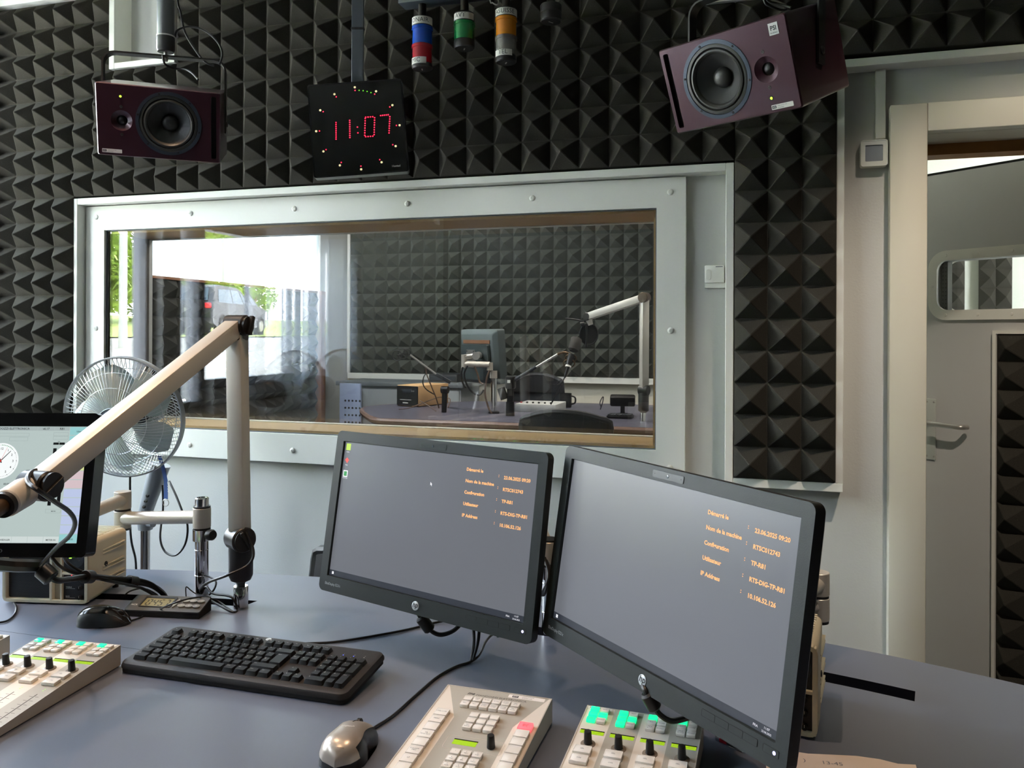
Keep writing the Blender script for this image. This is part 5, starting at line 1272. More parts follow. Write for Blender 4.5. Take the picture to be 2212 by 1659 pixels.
b = B(Mi); joint(b, J3+dd*.004, side2, .0245, .05); b.lathe([(.021, .026), (.021, .031), (0, .031)], axis_frame(J3, side2), 28); b.box((0, 0, .0325), (.003, .04, .004), .0005, 1, axis_frame(J3, side2) @ RZ(-1.0)); b.build('end_joint', jb, t)
E1 = PD(52, 1063, 1.33); E2 = PD(12, 1088, 1.28)
b = B(Mi); b.cyl(J3+(E1-J3)*.35, E1, .0185, .0235, 32); b.cyl(E1, E2, .0235, .022, 32, bev=.002); b.build('end_sleeve', alu, t)
b = B(Mi); b.cyl(E2, E2+(E2-E1).normalized()*.01, .0195, n=32); b.build('end_ring', black, t)
E3 = E2+(E2-E1).normalized()*.05
b = B(Mi); b.cyl(E2, E3, .0125, n=24); b.cyl(E3, E3+(E3-E2)*1.2, .02, n=24); b.build('microphone_clip', mat('bronze_clip', '#54402c', .3, metal=.6), t)

# ------------------------------------------------------------------ chairs
def office_chair(M, label):
    t = thing('office_chair', label, 'chair', M)
    fr_m = mat('chair_plastic', '#1b1c1e', .5); mesh_m = mat('chair_mesh', '#22262a', .85); seat_m = mat('chair_fabric', '#1a1b1d', .9)
    W2, z0, z1 = .225, .58, 1.02
    def bk(u, v):           # u -1..1, v 0..1
        w = W2*(1-.10*v-.16*max(0, v-.7)/.3*0)
        return Vector((w*u, .235-.05*(1-u*u)*0-.05*u*u*-1*0+.02*math.sin(PI*v)-.06*u*u, z0+(z1-z0)*v-(.045*u*u if v > .5 else -.02*u*u)))
    vs = []; fs = []; nu, nv = 16, 10
    for i in range(nv+1):
        for j in range(nu+1): vs.append(bk(-1+2*j/nu, i/nv))
    N = len(vs); vs2 = [v+Vector((0, .008, 0)) for v in vs]
    for i in range(nv):
        for j in range(nu): q = i*(nu+1)+j; fs.append([q, q+1, q+nu+2, q+nu+1])
    b = B(); b.add(vs, fs); b.add(vs2, [f[::-1] for f in fs]); b.build('back_mesh', mesh_m, t, smooth=60)
    b = B(); lp_ = [bk(-1+2*k/10, 0) for k in range(10)]+[bk(1, k/8) for k in range(8)]+[bk(1-2*k/10, 1) for k in range(10)]+[bk(-1, 1-k/8) for k in range(8)]
    b.tube([p+Vector((0, .004, 0)) for p in lp_], .0165, 8, closed=True, k=2); b.build('back_frame', fr_m, t)
    vs = []; fs = []
    b = B(); pad = [bk(-.93+1.86*k/12, .98-.0*k) for k in range(13)]
    top = [bk(-.95+1.9*k/14, .985) for k in range(15)]; low = [bk(-.95+1.9*k/14, .80-.1*math.sin(PI*k/14)) for k in range(15)]
    vv = [p+Vector((0, y, 0)) for y in (-.012, .022) for L in (top, low) for p in L]; m = 15
    for k in range(14): fs += [[k, k+1, m+k+1, m+k], [2*m+k, 3*m+k, 3*m+k+1, 2*m+k+1], [k, 2*m+k, 2*m+k+1, k+1], [m+k, m+k+1, 3*m+k+1, 3*m+k]]
    b.add(vv, fs); b.build('head_pad', seat_m, t, smooth=40)
    b = B(); b.box((0, 0, .46), (.48, .47, .07), .03, 3); b.build('seat', seat_m, t)
    b = B(); b.tube([(0, .1, .42), (0, .27, .44), (0, .285, .62)], .02, 10); b.cyl((0, 0, .1), (0, 0, .43), .025, n=16); b.build('column', fr_m, t)
    for s in (-1, 1):
        b = B(); b.tube([(s*.24, .1, .45), (s*.275, .08, .55), (s*.275, .04, .655)], .014, 8); b.box((s*.275, 0, .665), (.07, .24, .025), .01); b.build('armrest', fr_m, t)
    b = B()
    for k in range(5):
        a = 2*PI*k/5+.3; b.tube([(0, 0, .1), (.15*math.cos(a), .15*math.sin(a), .095), (.29*math.cos(a), .29*math.sin(a), .07)], .018, 8)
    ft = b.build('foot_star', fr_m, t)
    for k in range(5):
        a = 2*PI*k/5+.3; x, y = .29*math.cos(a), .29*math.sin(a)
        B().cyl((x-.012*math.sin(a), y+.012*math.cos(a), .028), (x+.012*math.sin(a), y-.012*math.cos(a), .028), .027, n=18).build('caster', black, ft)
    return t
cp = PD(735, 1210, 2.35)
chair = office_chair(T(cp.x-.02, cp.y+.12, -.195) if False else T(cp.x+.12, 2.30, FZ) @ RZ(PI) @ Matrix.Diagonal((1, 1, .86, 1)), 'dark visitor chair behind the desk, its backrest edge left of the monitor with icons')

# ------------------------------------------------------------------ paper and batteries
p = [(1657, 1622), (1700, 1621), (1745, 1628), (1790, 1630), (1850, 1633), (1900, 1640), (1940, 1650), (1978, 1652)]
pts = [PZ(*q, TZ+.001) for q in p]
t = thing('paper_sheet', 'sheet of paper with torn edge and handwriting, at the front edge of the picture', 'paper', (pts[3].x, pts[3].y-.06, TZ))
Mi = T(-pts[3].x, -pts[3].y+.06, -TZ)
poly_ = [(q.x, q.y) for q in pts]; l, r_ = poly_[0], poly_[-1]
poly2 = poly_[::-1]+[(l[0]-.005, l[1]-.20), (r_[0]-.005, r_[1]-.22)]
ob = B(Mi).prism(poly2, TZ+.0006, TZ+.0012).build('sheet', mat('paper_white', '#e9d9cb', .85), t, smooth=0)
pen = B(Mi); q0 = PZ(1735, 1645, TZ+.0014); q1 = PZ(1775, 1650, TZ+.0014)
pen.text('13-45', .013, fr(q1, (.96, .1, 0), (-.1, .96, 0)), res=2); pen.text(')', .013, fr(q0, (1, 0, 0), (0, 1, 0))); pen.text('A)', .013, fr(PZ(1672, 1657, TZ+.0014), (1, 0, 0), (0, 1, 0)))
pen.build('handwriting', mat('pencil', '#7d7d82', .8), t, smooth=0)
def battery(px0, px1, off, label):
    a, c = PZ(*px0, TZ+.0072), PZ(*px1, TZ+.0072); d = (c-a).normalized(); a = a+Vector((-d.y, d.x, 0))*off
    a.z = TZ+.0072
    t = thing('battery', label, 'battery', a); M = T(*-a) @ axis_frame(a, d); r = .0071
    B().lathe([(0, -.0015), (.0028, -.0015), (.0028, .0), (r*.8, .0), (r, .001), (r, .0075)], M, 24).build('end_cap', chrome, t)
    B().lathe([(r, .0075), (r, .0195)], M, 24).build('red_band', mat('battery_red', '#8a1020', .3), t)
    B().lathe([(r, .0195), (r, .049), (r*.8, .0495), (0, .0495)], M, 24).build('sleeve', mat('battery_black', '#17140f', .3), t)
    b = B()
    for k in range(4): b.bx((-.004+.002*k, -r-.0002, .022), (-.0033+.002*k, -r+.0006, .046), M=M @ RZ(0))
    b.build('sleeve_print', mat('pale_print', '#d8d4cc', .5), t, smooth=0)
battery((1549, 1590), (1612, 1614), .0, 'red and black battery lying between the mixer panel and the larger monitor')
battery((1556, 1589), (1620, 1609), .0145, 'second battery lying just behind the red banded one')

# ------------------------------------------------------------------ cables
def cable(pts, r, label, m=None, cat='cable', name='cable', extra=None, k=6):
    P = [Vector(p) for p in pts]; c = sum(P, Vector())/len(P)
    if extra:
        t = thing(name, label, cat, c); B(T(*-c)).tube(P, r, 8, k=k).build('lead', m or rubber, t); extra(t, T(*-c)); return t
    o = B(T(*-c)).tube(P, r, 8, k=k).build(name, m or rubber); o.location = c; tag(o, label, cat); return o
Zc = TZ+.0027
Z = lambda *q: [PZ(x, y, Zc) for x, y in q]
cable(Z((600, 1398), (640, 1391), (720, 1387), (800, 1375), (880, 1360), (940, 1345))+[PZ(985, 1339, TZ+.008), PZ(1020, 1348, TZ+.006), PZ(1050, 1368, TZ-.02), PZ(1080, 1392, TZ-.05)], .0024, 'black keyboard cable running from the keyboard to the desk slot')
cable(Z((807, 1573), (850, 1545), (900, 1500), (945, 1462), (985, 1440), (1015, 1430))+[PZ(1035, 1415, TZ+.006), PZ(1050, 1385, TZ+.012), PZ(1066, 1370, TZ+.012), PZ(1078, 1378, TZ-.005), PZ(1085, 1395, TZ-.05)], .0024, 'black cable of the silver mouse curving to the desk slot')
def ferrite(a, c, r): return lambda t, Mi: B(Mi).cyl(a, c, r, n=20, bev=.003).build('ferrite_core', black, t)
d1 = 1.575
cable([PD(898, 1305, 1.6), PD(905, 1328, d1), PD(920, 1350, d1), PD(936, 1366, d1), PD(955, 1371, d1), PD(980, 1362, 1.59), PD(998, 1342, 1.61), PD(1000, 1320, 1.64)], .0042, 'video cable with ferrite core under the monitor with desktop icons', extra=ferrite(PD(908, 1332, d1), PD(930, 1362, d1), .0115))
d2 = 1.19
cable([PD(1385, 1470, 1.22), PD(1393, 1490, d2), PD(1408, 1518, d2), PD(1425, 1543, d2), PD(1450, 1557, d2), PD(1480, 1552, 1.2), PD(1510, 1540, 1.22), PD(1520, 1520, 1.25)], .0042, 'video cable with ferrite core under the larger monitor', extra=ferrite(PD(1396, 1496, d2), PD(1416, 1532, d2), .0105))
for k, (x0, x1, s) in enumerate(((1021, 1018, 'left'), (1036, 1021, 'right'))):
    a, c = PD(x0, 1340, 1.60), PZ(x1, 1427, TZ+.003); o = B(T(*-c)); o.tube([a, a+(c-a)*.5+Vector((.004, 0, 0)), c], .0032, 8); o = o.build('cable', rubber); o.location = c; tag(o, '%s of two thin black leads hanging from the monitor with icons to the desk' % s, 'cable')
# loops between the monitors
for k in range(3):
    b = [PD(1176+4*k, 1205+6*k, 1.62), PD(1186+2*k, 1235, 1.60), PD(1182, 1262+3*k, 1.59), PD(1168+3*k, 1285, 1.61)]
    cable(b, .0036, ('upper', 'middle', 'lower')[k]+' loop of black cable in the gap between both black monitors')
# touch screen harness
d3 = 1.60
th_ = cable([PD(-30, 1216, 1.5), PD(20, 1221, 1.54), PD(55, 1222, 1.56), PD(84, 1222, d3)], .0125, 'thick black cable sleeve reaching in from the left under the touch screen')
hp = [PD(84, 1224, d3), PD(118, 1252, d3), PD(150, 1251, 1.66), PD(190, 1246, 1.72), PD(240, 1250, 1.80), PD(285, 1256, 1.86), PD(325, 1264, 1.90), PD(350, 1280, 1.93), PD(362, 1300, 1.945)]
def clips(t, Mi):
    for i, r in ((3, .0135), (5, .0125)): d = (hp[i+1]-hp[i-1]).normalized(); B(Mi).cyl(hp[i]-d*.012, hp[i]+d*.012, r, n=18, bev=.001).build('cable_clip', mat('clip_black', '#15110f', .4), t)
    B(Mi).cyl(PD(88, 1228, d3-.01), PD(113, 1250, d3-.01), .0165, n=20, bev=.003).build('ferrite_core', mat('ferrite_black', '#10161b', .35), t)
cable(hp, .0062, 'black cable bundle running right from the touch screen into the desk slot', extra=clips)
cable([PD(112, 1204, 1.7), PD(128, 1222, 1.7), PD(150, 1234, 1.70), PD(180, 1242, 1.72), PD(240, 1256, 1.79), PD(300, 1268, 1.87), PD(345, 1293, 1.93)], .0034, 'thin black lead above the cable bundle in front of the cream loudspeaker')
cable([PD(136, 1200, 1.72), PD(150, 1220, 1.71), PD(185, 1238, 1.72), PD(230, 1246, 1.77), PD(290, 1250, 1.86), PD(330, 1262, 1.9), PD(358, 1290, 1.94)], .0034, 'second thin black lead lying on top of the cable bundle')
# microphone lead
cable([PD(104, 1012, 1.40), PD(92, 1015, 1.385), PD(72, 1018, 1.36), PD(60, 1030, 1.33), PD(64, 1045, 1.31), PD(84, 1060, 1.30), PD(120, 1085, 1.36), PD(150, 1106, 1.42), PD(162, 1130, 1.46), PD(150, 1158, 1.50), PD(120, 1185, 1.54), PD(88, 1222, 1.575)], .0040, 'black microphone lead looping round the end joint of the microphone arm', name='microphone_lead')
cable([J1+side*.03+Vector((0, 0, .02)), PD(545, 1180, 1.84), PD(546, 1205, 1.83), PD(530, 1225, 1.82), PD(490, 1243, 1.80), PD(450, 1258, 1.84), PD(434, 1272, 1.90), PD(436, 1282, 1.91)], .0033, 'black lead hanging from the lower joint of the microphone arm to the chrome column')
cable([PD(436, 1278, 1.91), PD(446, 1268, 1.90), PD(460, 1282, 1.88), PD(500, 1290, 1.85)]+[PZ(512, 1317, Zc), PZ(500, 1321, Zc), PZ(455, 1297, Zc+.01)], .0026, 'black lead loop lying beside the chrome socket of the microphone arm')
cable(Z((282, 1341), (300, 1335), (330, 1322))+[PD(370, 1305, 1.775), PD(410, 1293, 1.80), PD(440, 1290, 1.86), PZ(470, 1298, Zc+.004), PZ(490, 1312, Zc), PZ(505, 1322, Zc)], .0018, 'thin cable of the black mouse crossing over the desk timer')
cable([PD(436, 1240, 1.95), PD(452, 1246, 1.94), PD(466, 1256, 1.92), PD(463, 1272, 1.91), PD(452, 1285, 1.91)], .0022, 'small black cable loop beside the chrome column')
cable([PZ(402, 1288, TZ+.002), PD(402, 1268, 1.9), PD(412, 1275, 1.9), PD(425, 1283, 1.9), PD(455, 1290, 1.88)], .0013, 'thin wire sticking up beside the chrome column')
cable([PD(268, 1297, 1.93), PD(270, 1286, 1.92), PD(283, 1276, 1.90), PD(310, 1271, 1.90), PD(335, 1282, 1.92), PD(345, 1292, 1.93)], .0019, 'thin black lead arching behind the desk timer')
cable(Z((-10, 1345), (15, 1341), (32, 1326), (35, 1312), (30, 1302)), .0022, 'black lead coming out from under the cream loudspeaker at the left')
# fan lead
cable([PD(366, 1040, 2.8), PD(380, 1070, 2.75), (PD(392, 1100, 2.72)), PD(405, 1135, 2.7), PD(400, 1175, 2.7), PD(380, 1199, 2.7), PD(357, 1192, 2.72), PD(346, 1160, 2.74), PD(352, 1100, 2.78), PD(351, 1048, 2.8)], .0034, 'black lead of the fan hanging in a long loop')
cable([PD(281, 1030, 2.62), PD(281, 1120, 2.62), PD(284, 1170, 2.65), PD(293, 1210, 2.7), PD(294, 1260, 2.72)], .0035, 'black lead hanging straight down behind the cream loudspeaker')
# loudspeaker leads
def hang(pts, label, r=.0032): cable([PD(x, y, d) for x, y, d in pts], r, label)
hang([(378, -260, 2.5), (382, -80, 2.5), (384, 0, 2.5), (390, 25, 2.5), (400, 70, 2.5), (425, 112, 2.5), (445, 135, 2.5), (462, 142, 2.5)], 'black lead falling from the ceiling behind the left hanging loudspeaker')
hang([(378, 80, 2.5), (384, 65, 2.5), (410, 58, 2.5), (440, 65, 2.5), (468, 88, 2.5), (480, 115, 2.5), (474, 140, 2.5)], 'black lead curving in an arch right of the left ceiling pole')
hang([(352, 120, 2.42), (356, 138, 2.42), (375, 147, 2.45), (400, 150, 2.45), (415, 158, 2.42), (428, 172, 2.4)], 'short black lead on top of the left hanging loudspeaker')
hang([(1640, -300, 2.2), (1644, -80, 2.2), (1650, -2, 2.2), (1665, 14, 2.2), (1690, 22, 2.2), (1700, 20, 2.2)], 'pale lead loop above the right hanging loudspeaker')
hang([(1646, -300, 2.22), (1648, -80, 2.22), (1655, -5, 2.22), (1680, 8, 2.22), (1708, 16, 2.2)], 'black lead running to the top of the right hanging loudspeaker')
cable([PD(1050, -90, 2.6), PD(1058, -3, 2.6), PD(1064, 6, 2.6), PD(1073, 10, 2.6), PD(1077, 4, 2.6), PD(1074, -6, 2.6)], .0022, 'loop of clear wire beside the orange signal light', m=mat('clear_wire', '#c9c9c4', .2))
# ------------------------------------------------------------------ the studio behind the glass
SZ = .91
studio_top = mat('studio_desk_top', '#51505c', .3)
P = lambda px, py: PZ(px, py, SZ)
front = [P(783, 881), P(787, 888), P(800, 897), P(820, 903), P(900, 906), P(1060, 911), P(1240, 918), P(1413, 924)]
t = thing('studio_table', 'large rounded dark table in the studio behind the glass', 'table', (-1.2, 4.6, .18))
Mi = T(1.2, -4.6, -.18)
pl = [(p.x, p.y) for p in front]+[(.1, 3.98), (.2, 4.6), (-.2, 5.1), (-.9, 5.2), (-1.8, 5.1), (-2.2, 4.75), (-2.3, 4.55)]
B(Mi).prism(pl, SZ-.035, SZ).build('table_top', studio_top, t, smooth=20)
rim = [Vector((x, y, SZ-.0175)) for x, y in pl]
B(Mi).tube(rim, .0175, 8, k=2, closed=True).build('edge_band', mat('table_edge', '#6a5348', .35), t)
B(Mi).prism([(x*.8-.24, (y-4.5)*.7+4.55) for x, y in pl], SZ-.17, SZ-.035).build('cable_channel', mat('channel_dark', '#26221f', .7), t)
for x in (-1.75, -.5): B(Mi).bx((x-.25, 4.35, .18), (x+.25, 4.85, SZ-.17), .01).build('pedestal', mat('pedestal_brown', '#4a3f34', .6), t)
ps = PY(988, 925, 4.33)
t = thing('socket_strip', 'white socket plate under the studio table edge', 'socket', ps)
B().box((0, 0, 0), (.088, .01, .042), .003).build('plate', white_gloss, t)
for s in (-1, 1): B().lathe([(.016, 0), (.016, .003), (.012, .003), (.012, -.004), (0, -.004)], fr((s*.022, -.006, 0), (1, 0, 0), (0, 0, 1)), 20).build('socket_outlet', dark_grey, t)
# receiver
a, c = PZ(857, 877, SZ), PZ(903, 880, SZ)
wv = (c-a); w_ = wv.length; an = math.atan2(wv.y, wv.x); hh = .128
t = thing('rack_box', 'wooden box with black front panel on the studio table', 'equipment box', T(a.x, a.y, SZ) @ RZ(an))
B().bx((0, .004, .004), (w_, .30, hh), .003).build('cabinet', mat('veneer', '#c09a6c', .5, noise=(40, .1)), t)
B().bx((.003, -.003, .008), (w_-.003, .005, hh-.004), .001, 1).build('front_panel', black, t)
B().bx((.045, -.005, .085), (w_-.045, -.002, .108)).build('display', dark_grey, t)
for k in range(2): B().cyl((.04+.012*k+w_*.5, -.003, .095), (.04+.012*k+w_*.5, -.008, .095), .004, n=12).build('jack', steel, t)
for k in range(4): B().cyl((.02+(w_-.04)*(k % 2), .03+.22*(k//2), 0), (.02+(w_-.04)*(k % 2), .03+.22*(k//2), .006), .01, n=12).build('foot', black, t)
B().bx((.03, -.004, .04), (w_-.05, -.0025, .043)).bx((.05, -.004, .02), (.09, -.0025, .026)).build('panel_print', mat('pale_print', '#d8d4cc', .5), t)
# boom stands
def boom_left():
    d = 4.62; base = PZ(959, 891, SZ); K = PD(961, 842, d); top = PD(966, 826, d); tip = PD(885, 766, d-.05)
    t = thing('microphone_boom', 'thin boom stand with empty shock mount on the studio table left of the studio monitor', 'microphone stand', base); M = T(*-base)
    B(M).cyl(base, K, .014, .016, 16).build('column', black, t)
    B(M).cyl(K-Vector((.02, 0, 0)), K+Vector((.02, 0, 0)), .02, n=16).build('clamp', black, t)
    b = B(M); a, c = top+Vector((.02, 0, -.0)), top+(tip-top)*.3; b.box((0, 0, (c-a).length/2), (.02, .02, (c-a).length), .002, 1, axis_frame(a, c-a)); b.build('boom_sleeve', dark_grey, t)
    B(M).cyl(top, tip, .0055, n=10).build('boom', steel, t)
    q = PD(858, 768, d-.1)
    b = B(M)
    for k, (o_, r) in enumerate(((Vector((0, 0, 0)), .028), (Vector((.02, .03, .01)), .028), (Vector((.036, .05, .016)), .02))):
        b.tube([q+o_+Vector((r*math.cos(2*PI*i/18), 0, r*math.sin(2*PI*i/18))) for i in range(18)], .003, 6, closed=True, k=1)
    b.tube([q, (q+tip)/2+Vector((0, 0, .008)), tip], .005, 8); b.build('shock_mount', black, t)
    cable([PD(920, 793, d), PD(921, 806, d), PD(926, 820, d), PD(935, 842, d), PD(942, 860, d), PD(948, 882, d)], .0035, 'cable hanging from the thin studio boom stand', m=mat('brown_cable', '#5a4638', .5))
    cable([PD(921, 806, d), PD(915, 815, d), PD(914, 830, d), PD(922, 842, d), PD(938, 852, d)], .0032, 'loop of cable under the studio boom stand', m=rubber)
    cable([PZ(862, 884, SZ+.006)]+[PZ(885, 881, SZ+.05), PZ(920, 868, SZ+.06), PZ(950, 858, SZ+.06), PZ(972, 862, SZ+.05), PZ(968, 880, SZ+.01)], .003, 'brown cable draped in front of the wooden box', m=mat('brown_cable', '#5a4638', .5))
    cable([PZ(908, 866, SZ+.05), PZ(925, 876, SZ+.03), PZ(942, 888, SZ+.006)], .0028, 'short brown cable crossing in front of the wooden box', m=mat('brown_cable', '#5a4638', .5))
boom_left()
def boom_mic():
    d = 4.45; base = PZ(1102, 898, SZ); top = PD(1103, 826, d); tip = PD(1205, 765, d-.1)
    t = thing('microphone_boom', 'black desk stand with large studio microphone pointing up', 'microphone stand', base); M = T(*-base)
    B(M).cyl(base, PD(1102, 868, d), .024, .022, 16).cyl(PD(1102, 868, d), top, .018, .02, 16).build('column', black, t)
    b = B(M); b.box((0, 0, 0), (.05, .05, .07), .01, 2, T(*top)); b.cyl(PD(1082, 838, d), PD(1090, 862, d), .022, n=14); b.build('clamp', jb, t)
    B(M).box((0, 0, 0), (.016, .002, .016), .0, 1, T(*(PD(1099, 824, d-.03)))).build('paper_tag', white_gloss, t)
    B(M).cyl(top, top+(tip-top)*.55, .0095, n=12).build('boom_sleeve', dark_grey, t)
    B(M).cyl(top+(tip-top)*.5, tip, .0065, n=12).build('boom', steel, t)
    m0, m1, m2, m3 = PD(1227, 793, d-.15), PD(1235, 766, d-.13), PD(1238, 757, d-.12), PD(1246, 731, d-.1)
    B(M).cyl(m0, m1, .014, .019, 20).build('microphone_body', black, t)
    ax_ = (m3-m2); L = ax_.length
    B(M).lathe([(.02, -.005), (.0285, .004), (.0295, .02), (.0295, L-.006), (.026, L), (0, L+.003)], axis_frame(m2, ax_), 28).build('windscreen', mat('windscreen_foam', '#3a3936', .95, bump=(300, .4)), t)
    B(M).cyl(m0, m0+(m1-m0)*.12, .0155, n=20).build('white_ring', white_gloss, t)
    b = B(M); 
    for s in (.3, .7): p = m0+(m1-m0)*s; b.tube([p+Vector((.03*math.cos(2*PI*i/16), 0, .03*math.sin(2*PI*i/16)*.7)) for i in range(16)], .0035, 6, closed=True, k=1)
    b.tube([tip, (tip+m1)/2+Vector((0, 0, .01)), m1], .007, 8); b.build('shock_mount', mat('bronze_clip', '#54402c', .3, metal=.6), t)
    B(M).cyl(m0, PD(1220, 815, d-.16), .009, .006, 12).build('plug', black, t)
    cable([PD(1220, 815, d-.16), PD(1212, 830, d-.16), PD(1203, 850, d-.1), PD(1190, 873, d-.05)], .004, 'microphone cable dropping from the studio microphone to the table')
boom_mic()
# monitor seen from behind
mp = PD(1034, 770, 4.72); aM = -.62
t = thing('studio_monitor', 'square monitor seen from behind on a silver arm in the studio', 'monitor', T(*mp) @ RZ(aM) @ RX(.08))
bh = mat('monitor_back_grey', '#47504f', .5); W_, H_ = .36, .305
bk = fr((0, 0, 0), (1, 0, 0), (0, 0, 1))
b = B(); o1 = rrect(W_, H_, .01, 4); n = len(o1)
secs = [(o1, -.06), (o1, -.012), (rrect(W_-.05, H_-.05, .012, 4), .008)]
b.add([(x, y, z) for L, z in secs for x, y in L], [[i*n+j, i*n+(j+1) % n, (i+1)*n+(j+1) % n, (i+1)*n+j] for i in range(2) for j in range(n)]+[[2*n+j for j in range(n)], list(range(n))[::-1]], bk); b.build('housing', bh, t)
B().prism(rrect(.26, .20, .01, 4, 0, -.03), .008, .03, bk).build('rear_hump', mat('monitor_back_dark', '#3a4343', .5), t)
B().prism(rect(-.13, .13, .075, .095), .008, .012, bk).build('rear_stripe', dark_wood, t)
mp_ = B().prism(rrect(.08, .1, .004, 3, -.03, -.01), .03, .036, bk).build('mounting_plate', steel, t)
for s in (-1, 1):
    for q in (-1, 1): B().lathe([(.004, .036), (.003, .038), (0, .038)], bk @ T(-.03+s*.033, -.01+q*.043, 0), 8).build('screw', black, mp_)
post = PZ(1067, 893, SZ); d = 4.58
t = thing('monitor_arm', 'silver arm holding the square monitor in the studio', 'monitor arm', post); M = T(*-post)
B(M).cyl(post, PD(1067, 812, d), .0165, n=20).build('column', chrome, t)
B(M).cyl(PD(1066, 817, d), PD(1066, 801, d), .021, n=20).build('column_head', arm_m, t)
e1, e2_ = PD(1058, 788, d-.02), PD(1003, 786, d+.02)
b = B(M); b.cyl(PD(1058, 800, d-.01), PD(1058, 783, d-.01), .018, n=18); b.cyl(e1, e2_, .0165, n=18); b.cyl(PD(1003, 795, d+.02), PD(1003, 766, d+.02), .017, n=18); b.build('lower_link', arm_m, t)
b = B(M); b.cyl(PD(1003, 772, d+.02), PD(1030, 769, d+.03), .017, n=18); b.cyl(PD(1028, 769, d+.0), PD(1034, 768, d+.06), .022, n=20); b.build('upper_link', steel, t)
B(M).lathe([(.03, 0), (.03, .01), (.02, .015), (0, .015)], T(*post), 20).build('foot_ring', black, t)
for k, pts in enumerate((((1010, 790), (1003, 805), (1006, 825), (1018, 845), (1035, 853), (1045, 842)), ((1000, 793), (996, 808), (1000, 828), (1006, 838)), ((1025, 792), (1032, 810), (1036, 825), (1044, 830)), ((1058, 800), (1052, 815), (1048, 850), (1055, 880), (1062, 893)))):
    cable([PD(x, y, d-.04) for x, y in pts], .0052, ('large black cable loop under the studio monitor', 'narrow cable loop left of the large loop under the studio monitor', 'brown tinted cable behind the studio monitor arm', 'cable running down beside the chrome column of the studio monitor arm')[k], m=rubber if k < 2 else mat('brown_cable', '#5a4638', .5))
# second microphone arm
sb_ = PZ(1389, 910, SZ); d = 4.2
t = thing('microphone_boom_stand', 'folding silver microphone arm with pop screen on the studio table', 'microphone arm', sb_); M = T(*-sb_)
K1, K2, K3 = PD(1391, 843, d), PD(1392, 643, d), PD(1270, 684, d+.25)
B(M).cyl(sb_, PD(1389, 892, d), .0155, n=20).build('socket', chrome, t)
B(M).lathe([(.012, 0), (.027, .012), (.027, .095), (.02, .11), (0, .112)], T(*PD(1390, 892, d)), 24).build('swivel_body', jb, t)
b = B(M); joint(b, K1, (1, -.3, 0), .027, .05); b.build('lower_joint', jb, t)
b = B(M); sq_tube(b, K1, K2, .0375, .62); b.build('upright_tube', alu, t)
b = B(M); joint(b, K2, (.3, 1, 0), .027, .05); b.box((0, 0, 0), (.05, .04, .035), .01, 2, T(*K2)); b.build('elbow_joint', mat('bronze_joint', '#54463c', .3, metal=.5), t)
b = B(M); sq_tube(b, K2, K3, .0375, 0); b.build('boom_tube', alu, t)
b = B(M); joint(b, K3, (.3, 1, 0), .022, .045); b.build('end_joint', jb, t)
B(M).cyl(PD(1272, 690, d+.25), PD(1276, 702, d+.25), .018, .013, 18).build('end_sleeve', alu, t)
dk = d+.25; pc_ = PD(1272, 722, dk)
b = B(M); b.tube([pc_+Vector((.045*math.cos(2*PI*i/28), .02*math.cos(2*PI*i/28), .056*math.sin(2*PI*i/28))) for i in range(28)], .004, 6, closed=True, k=1)
pv = [pc_]+[pc_+Vector((.044*math.cos(2*PI*i/28), .02*math.cos(2*PI*i/28), .055*math.sin(2*PI*i/28))) for i in range(28)]
b.add(pv+[p+Vector((0, .002, 0)) for p in pv], [[0, 1+i, 1+(i+1) % 28] for i in range(28)]+[[29, 30+(i+1) % 28, 30+i] for i in range(28)]); b.build('pop_screen', black_soft, t, smooth=0)
b = B(M); b.tube([PD(1222, 688, dk), PD(1240, 690, dk), PD(1266, 695, dk)], .005, 8); b.tube([PD(1266, 700, dk-.03), PD(1268, 725, dk-.03), PD(1266, 750, dk-.03)], .006, 8); b.cyl(PD(1254, 701, dk-.03), PD(1262, 699, dk-.03), .012, n=14); b.build('shock_mount', black, t)
# small things on the table
a = PZ(1345, 889, SZ+.02)
t = thing('conference_bar', 'black tilted camera bar on a small foot on the studio table', 'camera', (a.x, a.y, SZ))
B().box((0, 0, .085), (.135, .06, .055), .01, 2, RZ(.15) @ RX(.25)).build('housing', black, t)
B().lathe([(.05, 0), (.045, .008), (.012, .014), (.012, .06), (0, .06)], n=24).build('foot', black, t)
a = PZ(1340, 903, SZ)
t = thing('studio_keyboard', 'small black keyboard lying on the studio table beside the microphone arm', 'keyboard', (a.x, a.y, SZ))
B().box((0, 0, .008), (.13, .10, .016), .004).build('case', black, t)
b = B()
for i in range(5):
    for j in range(8): b.box((-.053+.0152*j, -.036+.018*i, .019), (.0125, .014, .006), .001, 1)
b.build('keys', dark_grey, t)
a, c = PZ(1112, 889, SZ), PZ(1200, 892, SZ); ln = (c-a).length
t = thing('studio_mixer', 'pale flat mixer on the studio table behind the near chair', 'mixer', (a.x, a.y, SZ))
B().bx((0, 0, 0), (ln, .25, .045), .003).build('case', mat('mixer_white', '#b9bbb8', .5), t)
for k in range(6): B().cyl((.02+k*.035, .06, .045), (.02+k*.035, .06, .053), .006, n=12).build('knob', black if k else mat('red_knob', '#c04040', .4), t)
a = PZ(1221, 880, SZ)
t = thing('black_mug', 'black mug on the studio table in front of the far chair', 'mug', (a.x, a.y, SZ))
B().lathe([(0, 0), (.036, 0), (.038, .01), (.038, .085), (.035, .085), (.034, .01), (0, .008)], n=28).build('cup', black, t)
B().tube([(.037, 0, .07), (.06, 0, .06), (.06, 0, .03), (.037, 0, .02)], .005, 8).build('handle', black, t)
